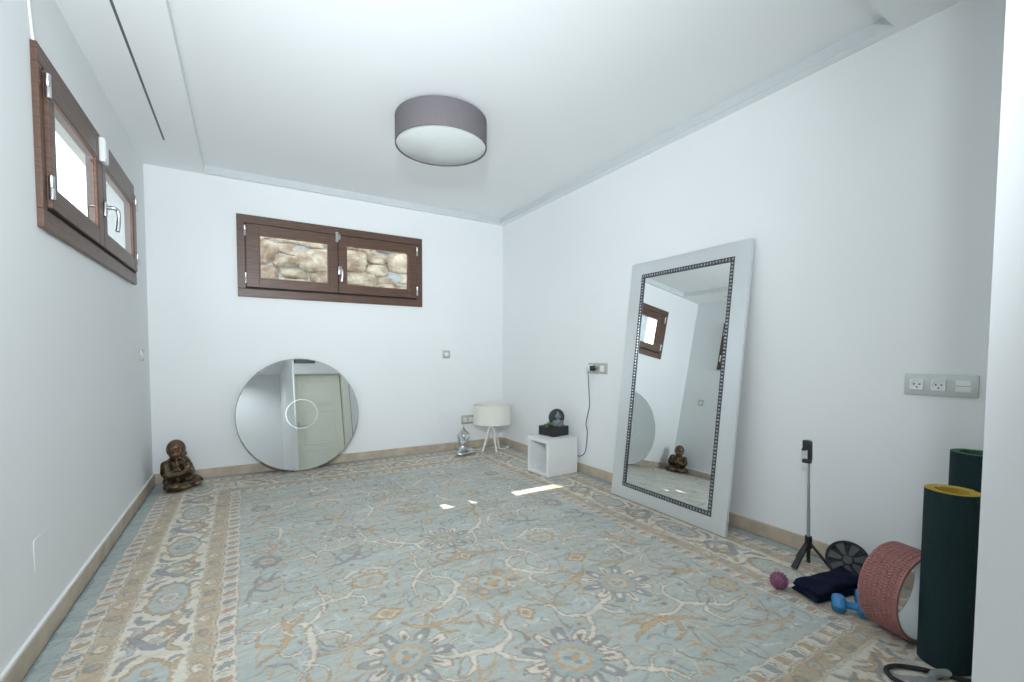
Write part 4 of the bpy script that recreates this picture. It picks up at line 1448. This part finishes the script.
obj('lower_fold', cloth_layer(0.32, 0.122, 0.0, 0.036, 3), M_NAVY, fc, True)
o = obj('upper_fold', cloth_layer(0.31, 0.118, 0.032, 0.070, 5), M_NAVY, fc, True)
o.rotation_euler = (0.03, -0.05, 0.03)

# ------------------------------------------------------------------ black exercise wheel
aw = thing('ab_roller', 'black spoked exercise roller wheel leaning on the wall behind the navy cloth', 'wheel', (3.120, -3.645, 0.004))
aw.rotation_euler = (0, radians(22), radians(24))
bm = BM(); Rw = 0.089
lathe(bm, [(Rw - 0.012, -0.016), (Rw - 0.003, -0.018), (Rw, -0.012), (Rw, 0.012), (Rw - 0.003, 0.018), (Rw - 0.012, 0.016)], 56, (0, 0, Rw), axis='X', closed=True)
obj('tyre', bm, M_BLACKR, aw, 'auto')
bm = BM()
lathe(bm, [(0, 0.002), (Rw - 0.011, 0.002), (Rw - 0.011, 0.006), (0, 0.006)], 48, (0, 0, Rw), axis='X')
obj('wheel_disc', bm, M_BLACKR, aw, 'auto')
bm = BM()
for k in range(7):
    a = k * 2 * pi / 7 + 0.2
    d_ = Vector((0, cos(a), sin(a))); sd = Vector((0, -sin(a), cos(a)))
    c0 = Vector((0, 0, Rw))
    r4 = []
    for rad_, ww in ((0.018, 0.006), (Rw - 0.012, 0.019)):
        for sx, sy in ((-1, -0.013), (1, -0.013), (1, 0.002), (-1, 0.002)):
            r4.append(bm.verts.new(c0 + d_ * rad_ + sd * sx * ww + Vector((sy, 0, 0))))
    for q in ((0, 1, 2, 3), (7, 6, 5, 4), (0, 4, 5, 1), (1, 5, 6, 2), (2, 6, 7, 3), (3, 7, 4, 0)):
        bm.faces.new([r4[i] for i in q])
lathe(bm, [(0, -0.020), (0.018, -0.020), (0.024, -0.014), (0.024, 0.004), (0, 0.004)], 28, (0, 0, Rw), axis='X')
obj('spokes', bm, M_SPOKE, aw, 'auto')
bm = BM(); tube(bm, [(0.004, 0, Rw), (0.02, 0, Rw), (0.026, 0, Rw), (0.10, 0, Rw), (0.112, 0, Rw)], [0.010, 0.010, 0.016, 0.0145, 0.010], 18)
obj('handle', bm, M_BLACKR, aw, 'auto')


# ------------------------------------------------------------------ blue dumbbells
def dumbbell(label, loc, rotz):
    t = thing('dumbbell', label, 'dumbbell', loc, rotz, 'blue dumbbells')
    for s_ in (-1, 1):
        bm = BM()
        r_, L = 0.0385, 0.048
        n = 6
        prof = [(-L / 2, r_ * 0.72), (-L / 2 + 0.006, r_ * 0.93), (-L / 2 + 0.014, r_), (L / 2 - 0.014, r_), (L / 2 - 0.006, r_ * 0.93), (L / 2, r_ * 0.72)]
        rings = []
        for x_, r2 in prof:
            rings.append([bm.verts.new((s_ * 0.043 + x_, r2 * cos(2 * pi * k / n + pi / 6), r_ * 0.866 + r2 * sin(2 * pi * k / n + pi / 6) * 1.0)) for k in range(n)])
        # flats down: rotate so that a flat lies on the floor
        for a, b in zip(rings[:-1], rings[1:]):
            for k in range(n):
                bm.faces.new((a[k], a[(k + 1) % n], b[(k + 1) % n], b[k]))
        bm.faces.new(rings[0][::-1]); bm.faces.new(rings[-1])
        for v in bm.verts:   # quarter turn about the axis puts a flat at the bottom
            y_, z_ = v.co.y, v.co.z - r_ * 0.866
            v.co.y, v.co.z = (y_ * cos(pi / 6) - z_ * sin(pi / 6)), (y_ * sin(pi / 6) + z_ * cos(pi / 6)) + r_ * 0.866
        bmesh.ops.bevel(bm, geom=list(bm.edges), offset=0.003, segments=2, affect='EDGES')
        obj('weight', bm, M_BLUE, t, 'auto')
    bm = BM(); lathe(bm, [(0.018, -0.024), (0.0145, -0.018), (0.0155, 0), (0.0145, 0.018), (0.018, 0.024)], 20, (0, 0, 0.0333), axis='X')
    obj('grip', bm, M_BLUE, t, True)
    return t


dumbbell('blue hexagonal dumbbell in front, nearest the navy cloth', (2.812, -3.784, 0.002), radians(-60))
dumbbell('blue hexagonal dumbbell behind, mostly hidden by the pink yoga wheel', (2.940, -3.818, 0.002), radians(-60))

# ------------------------------------------------------------------ pink yoga wheel
yw = thing('yoga_wheel', 'dusty pink textured yoga wheel standing on its rim in front of the rolled mats', 'yoga wheel', (2.8482, -3.9492, 0.001))
YR, YWd, YA = 0.1672, 0.1366, -0.2415
yw.rotation_euler = (0, 0, YA)          # local -y is the wheel's axis towards the camera side
bm = BM()
n = 252
th_ = 0.011
# tread with a woven relief of staggered little wedges
rows = 72
grid = []
CA, CR = 42, 8
for i in range(n * 2):
    a = 2 * pi * i / (n * 2)
    line = []
    for j in range(rows + 1):
        y_ = -YWd / 2 + YWd * j / rows
        e = min(j, rows - j) / rows
        vv = j / rows * CR
        rowi = int(vv); fv = vv - rowi
        uu = i / (n * 2) * CA + 0.5 * (rowi % 2)
        fu = uu - math.floor(uu)
        sk = fu + (0.35 if rowi % 2 else -0.35) * (fv - 0.5)
        sk -= math.floor(sk)
        groove = (sk < 0.20) or (fv < 0.17) or (0.5 < sk < 0.62 and fv < 0.7)
        dz = -0.0042 if (groove and e > 0.045) else (-0.002 if e < 0.012 else 0)
        r_ = YR + dz
        line.append(bm.verts.new((r_ * sin(a), y_, YR + r_ * -cos(a))))
    grid.append(line)
N_ = n * 2
for i in range(N_):
    for j in range(rows):
        bm.faces.new((grid[i][j], grid[(i + 1) % N_][j], grid[(i + 1) % N_][j + 1], grid[i][j + 1]))
inner = [[bm.verts.new(((YR - th_) * sin(2 * pi * i / N_), sy * YWd / 2, YR - (YR - th_) * cos(2 * pi * i / N_))) for i in range(N_)] for sy in (-1, 1)]
for i in range(N_):
    j = (i + 1) % N_
    bm.faces.new((grid[i][0], inner[0][i], inner[0][j], grid[j][0]))
    bm.faces.new((grid[i][rows], grid[j][rows], inner[1][j], inner[1][i]))
    bm.faces.new((inner[0][i], inner[1][i], inner[1][j], inner[0][j]))
obj('foam_tread', bm, M_PINK, yw)
bm = BM()
r0 = YR - th_ - 0.0002
lathe(bm, [(r0, -YWd / 2 + 0.004), (r0, YWd / 2 - 0.004), (r0 - 0.004, YWd / 2 - 0.004), (r0 - 0.004, -YWd / 2 + 0.004)], 128, (0, 0, YR), axis='Y', closed=True)
o = obj('inner_ring', bm, M_LINER, yw, 'auto')
o['label'] = 'pale grey inner lining'


# ------------------------------------------------------------------ rolled yoga mats
def mat_roll(label, loc, H_, R0, turns, lining, ang, squash=1.0):
    t = thing('rolled_yoga_mat', label, 'yoga mat', loc, ang, 'rolled yoga mats')
    tk = 0.0058
    bm = BM()
    npt = int(turns * 56)
    def ring(off):
        out = []
        for i in range(npt + 1):
            th = i / npt * turns * 2 * pi
            r = R0 - (tk + 0.0012) * th / (2 * pi) - off
            out.append((r * cos(th), r * sin(th) * squash))
        return out
    A_, B_ = ring(0), ring(tk)
    zs = [0, H_]
    def strip(P_, mi, flip):
        vs = [[bm.verts.new((x, y, z)) for x, y in P_] for z in zs]
        for i in range(npt):
            q = [vs[0][i], vs[0][i + 1], vs[1][i + 1], vs[1][i]]
            f = bm.faces.new(q if not flip else q[::-1]); f.material_index = mi
        return vs
    a = strip(A_, 0, False); b = strip(B_, 1, True)
    for k, fl in ((0, True), (1, False)):
        for i in range(npt):
            q = [a[k][i], a[k][i + 1], b[k][i + 1], b[k][i]]
            f = bm.faces.new(q if not fl else q[::-1]); f.material_index = 1
    for e in (0, npt):
        f = bm.faces.new((a[0][e], a[1][e], b[1][e], b[0][e])); f.material_index = 1
    me = bpy.data.meshes.new('mat_sheet')
    bm.to_mesh(me); bm.free()
    me.shade_smooth(); me.set_sharp_from_angle(angle=radians(40))
    link('mat_sheet', me, [M_TEAL, lining], t)
    return t


mat_roll('dark teal rolled yoga mat with mustard inside standing upright in front', (2.760, -4.088, 0.001), 0.612, 0.0765, 4.3, M_YELLOW, radians(-30))
mat_roll('dark rolled yoga mat with green inside, standing behind the other near the wall', (3.16, -4.06, 0.001), 0.692, 0.085, 4.0, M_GREEN, radians(40))

# ------------------------------------------------------------------ resistance cord on the rug
rc = thing('resistance_band', 'black exercise cord with grey handle lying on the rug in the right foreground', 'exercise cord', (0, 0, 0))
bm = BM()
tube(bm, smooth_path([(2.58, -4.16, 0.009), (2.50, -4.085, 0.009), (2.488, -4.035, 0.009), (2.520, -4.003, 0.009), (2.570, -4.012, 0.009), (2.62, -4.058, 0.009), (2.64, -4.098, 0.012)]), 0.0075, 12)
tube(bm, smooth_path([(2.66, -4.125, 0.012), (2.715, -4.205, 0.010), (2.83, -4.235, 0.009), (2.93, -4.23, 0.009), (2.985, -4.26, 0.009)]), 0.0085, 12)
obj('cord', bm, M_BLACKR, rc, True)
bm = BM(); tube(bm, smooth_path([(2.575, -4.105, 0.016), (2.62, -4.100, 0.017), (2.665, -4.122, 0.016)]), [0.013] * 17, 14)
obj('grip_handle', bm, M_GREYP, rc, 'auto')
bm = BM(); ball(bm, (2.735, -4.200, 0.016), (0.03, 0.018, 0.015), 3, Matrix.Rotation(-0.3, 3, 'Z').to_quaternion())
obj('foam_stopper', bm, M_BLACKR, rc, True)
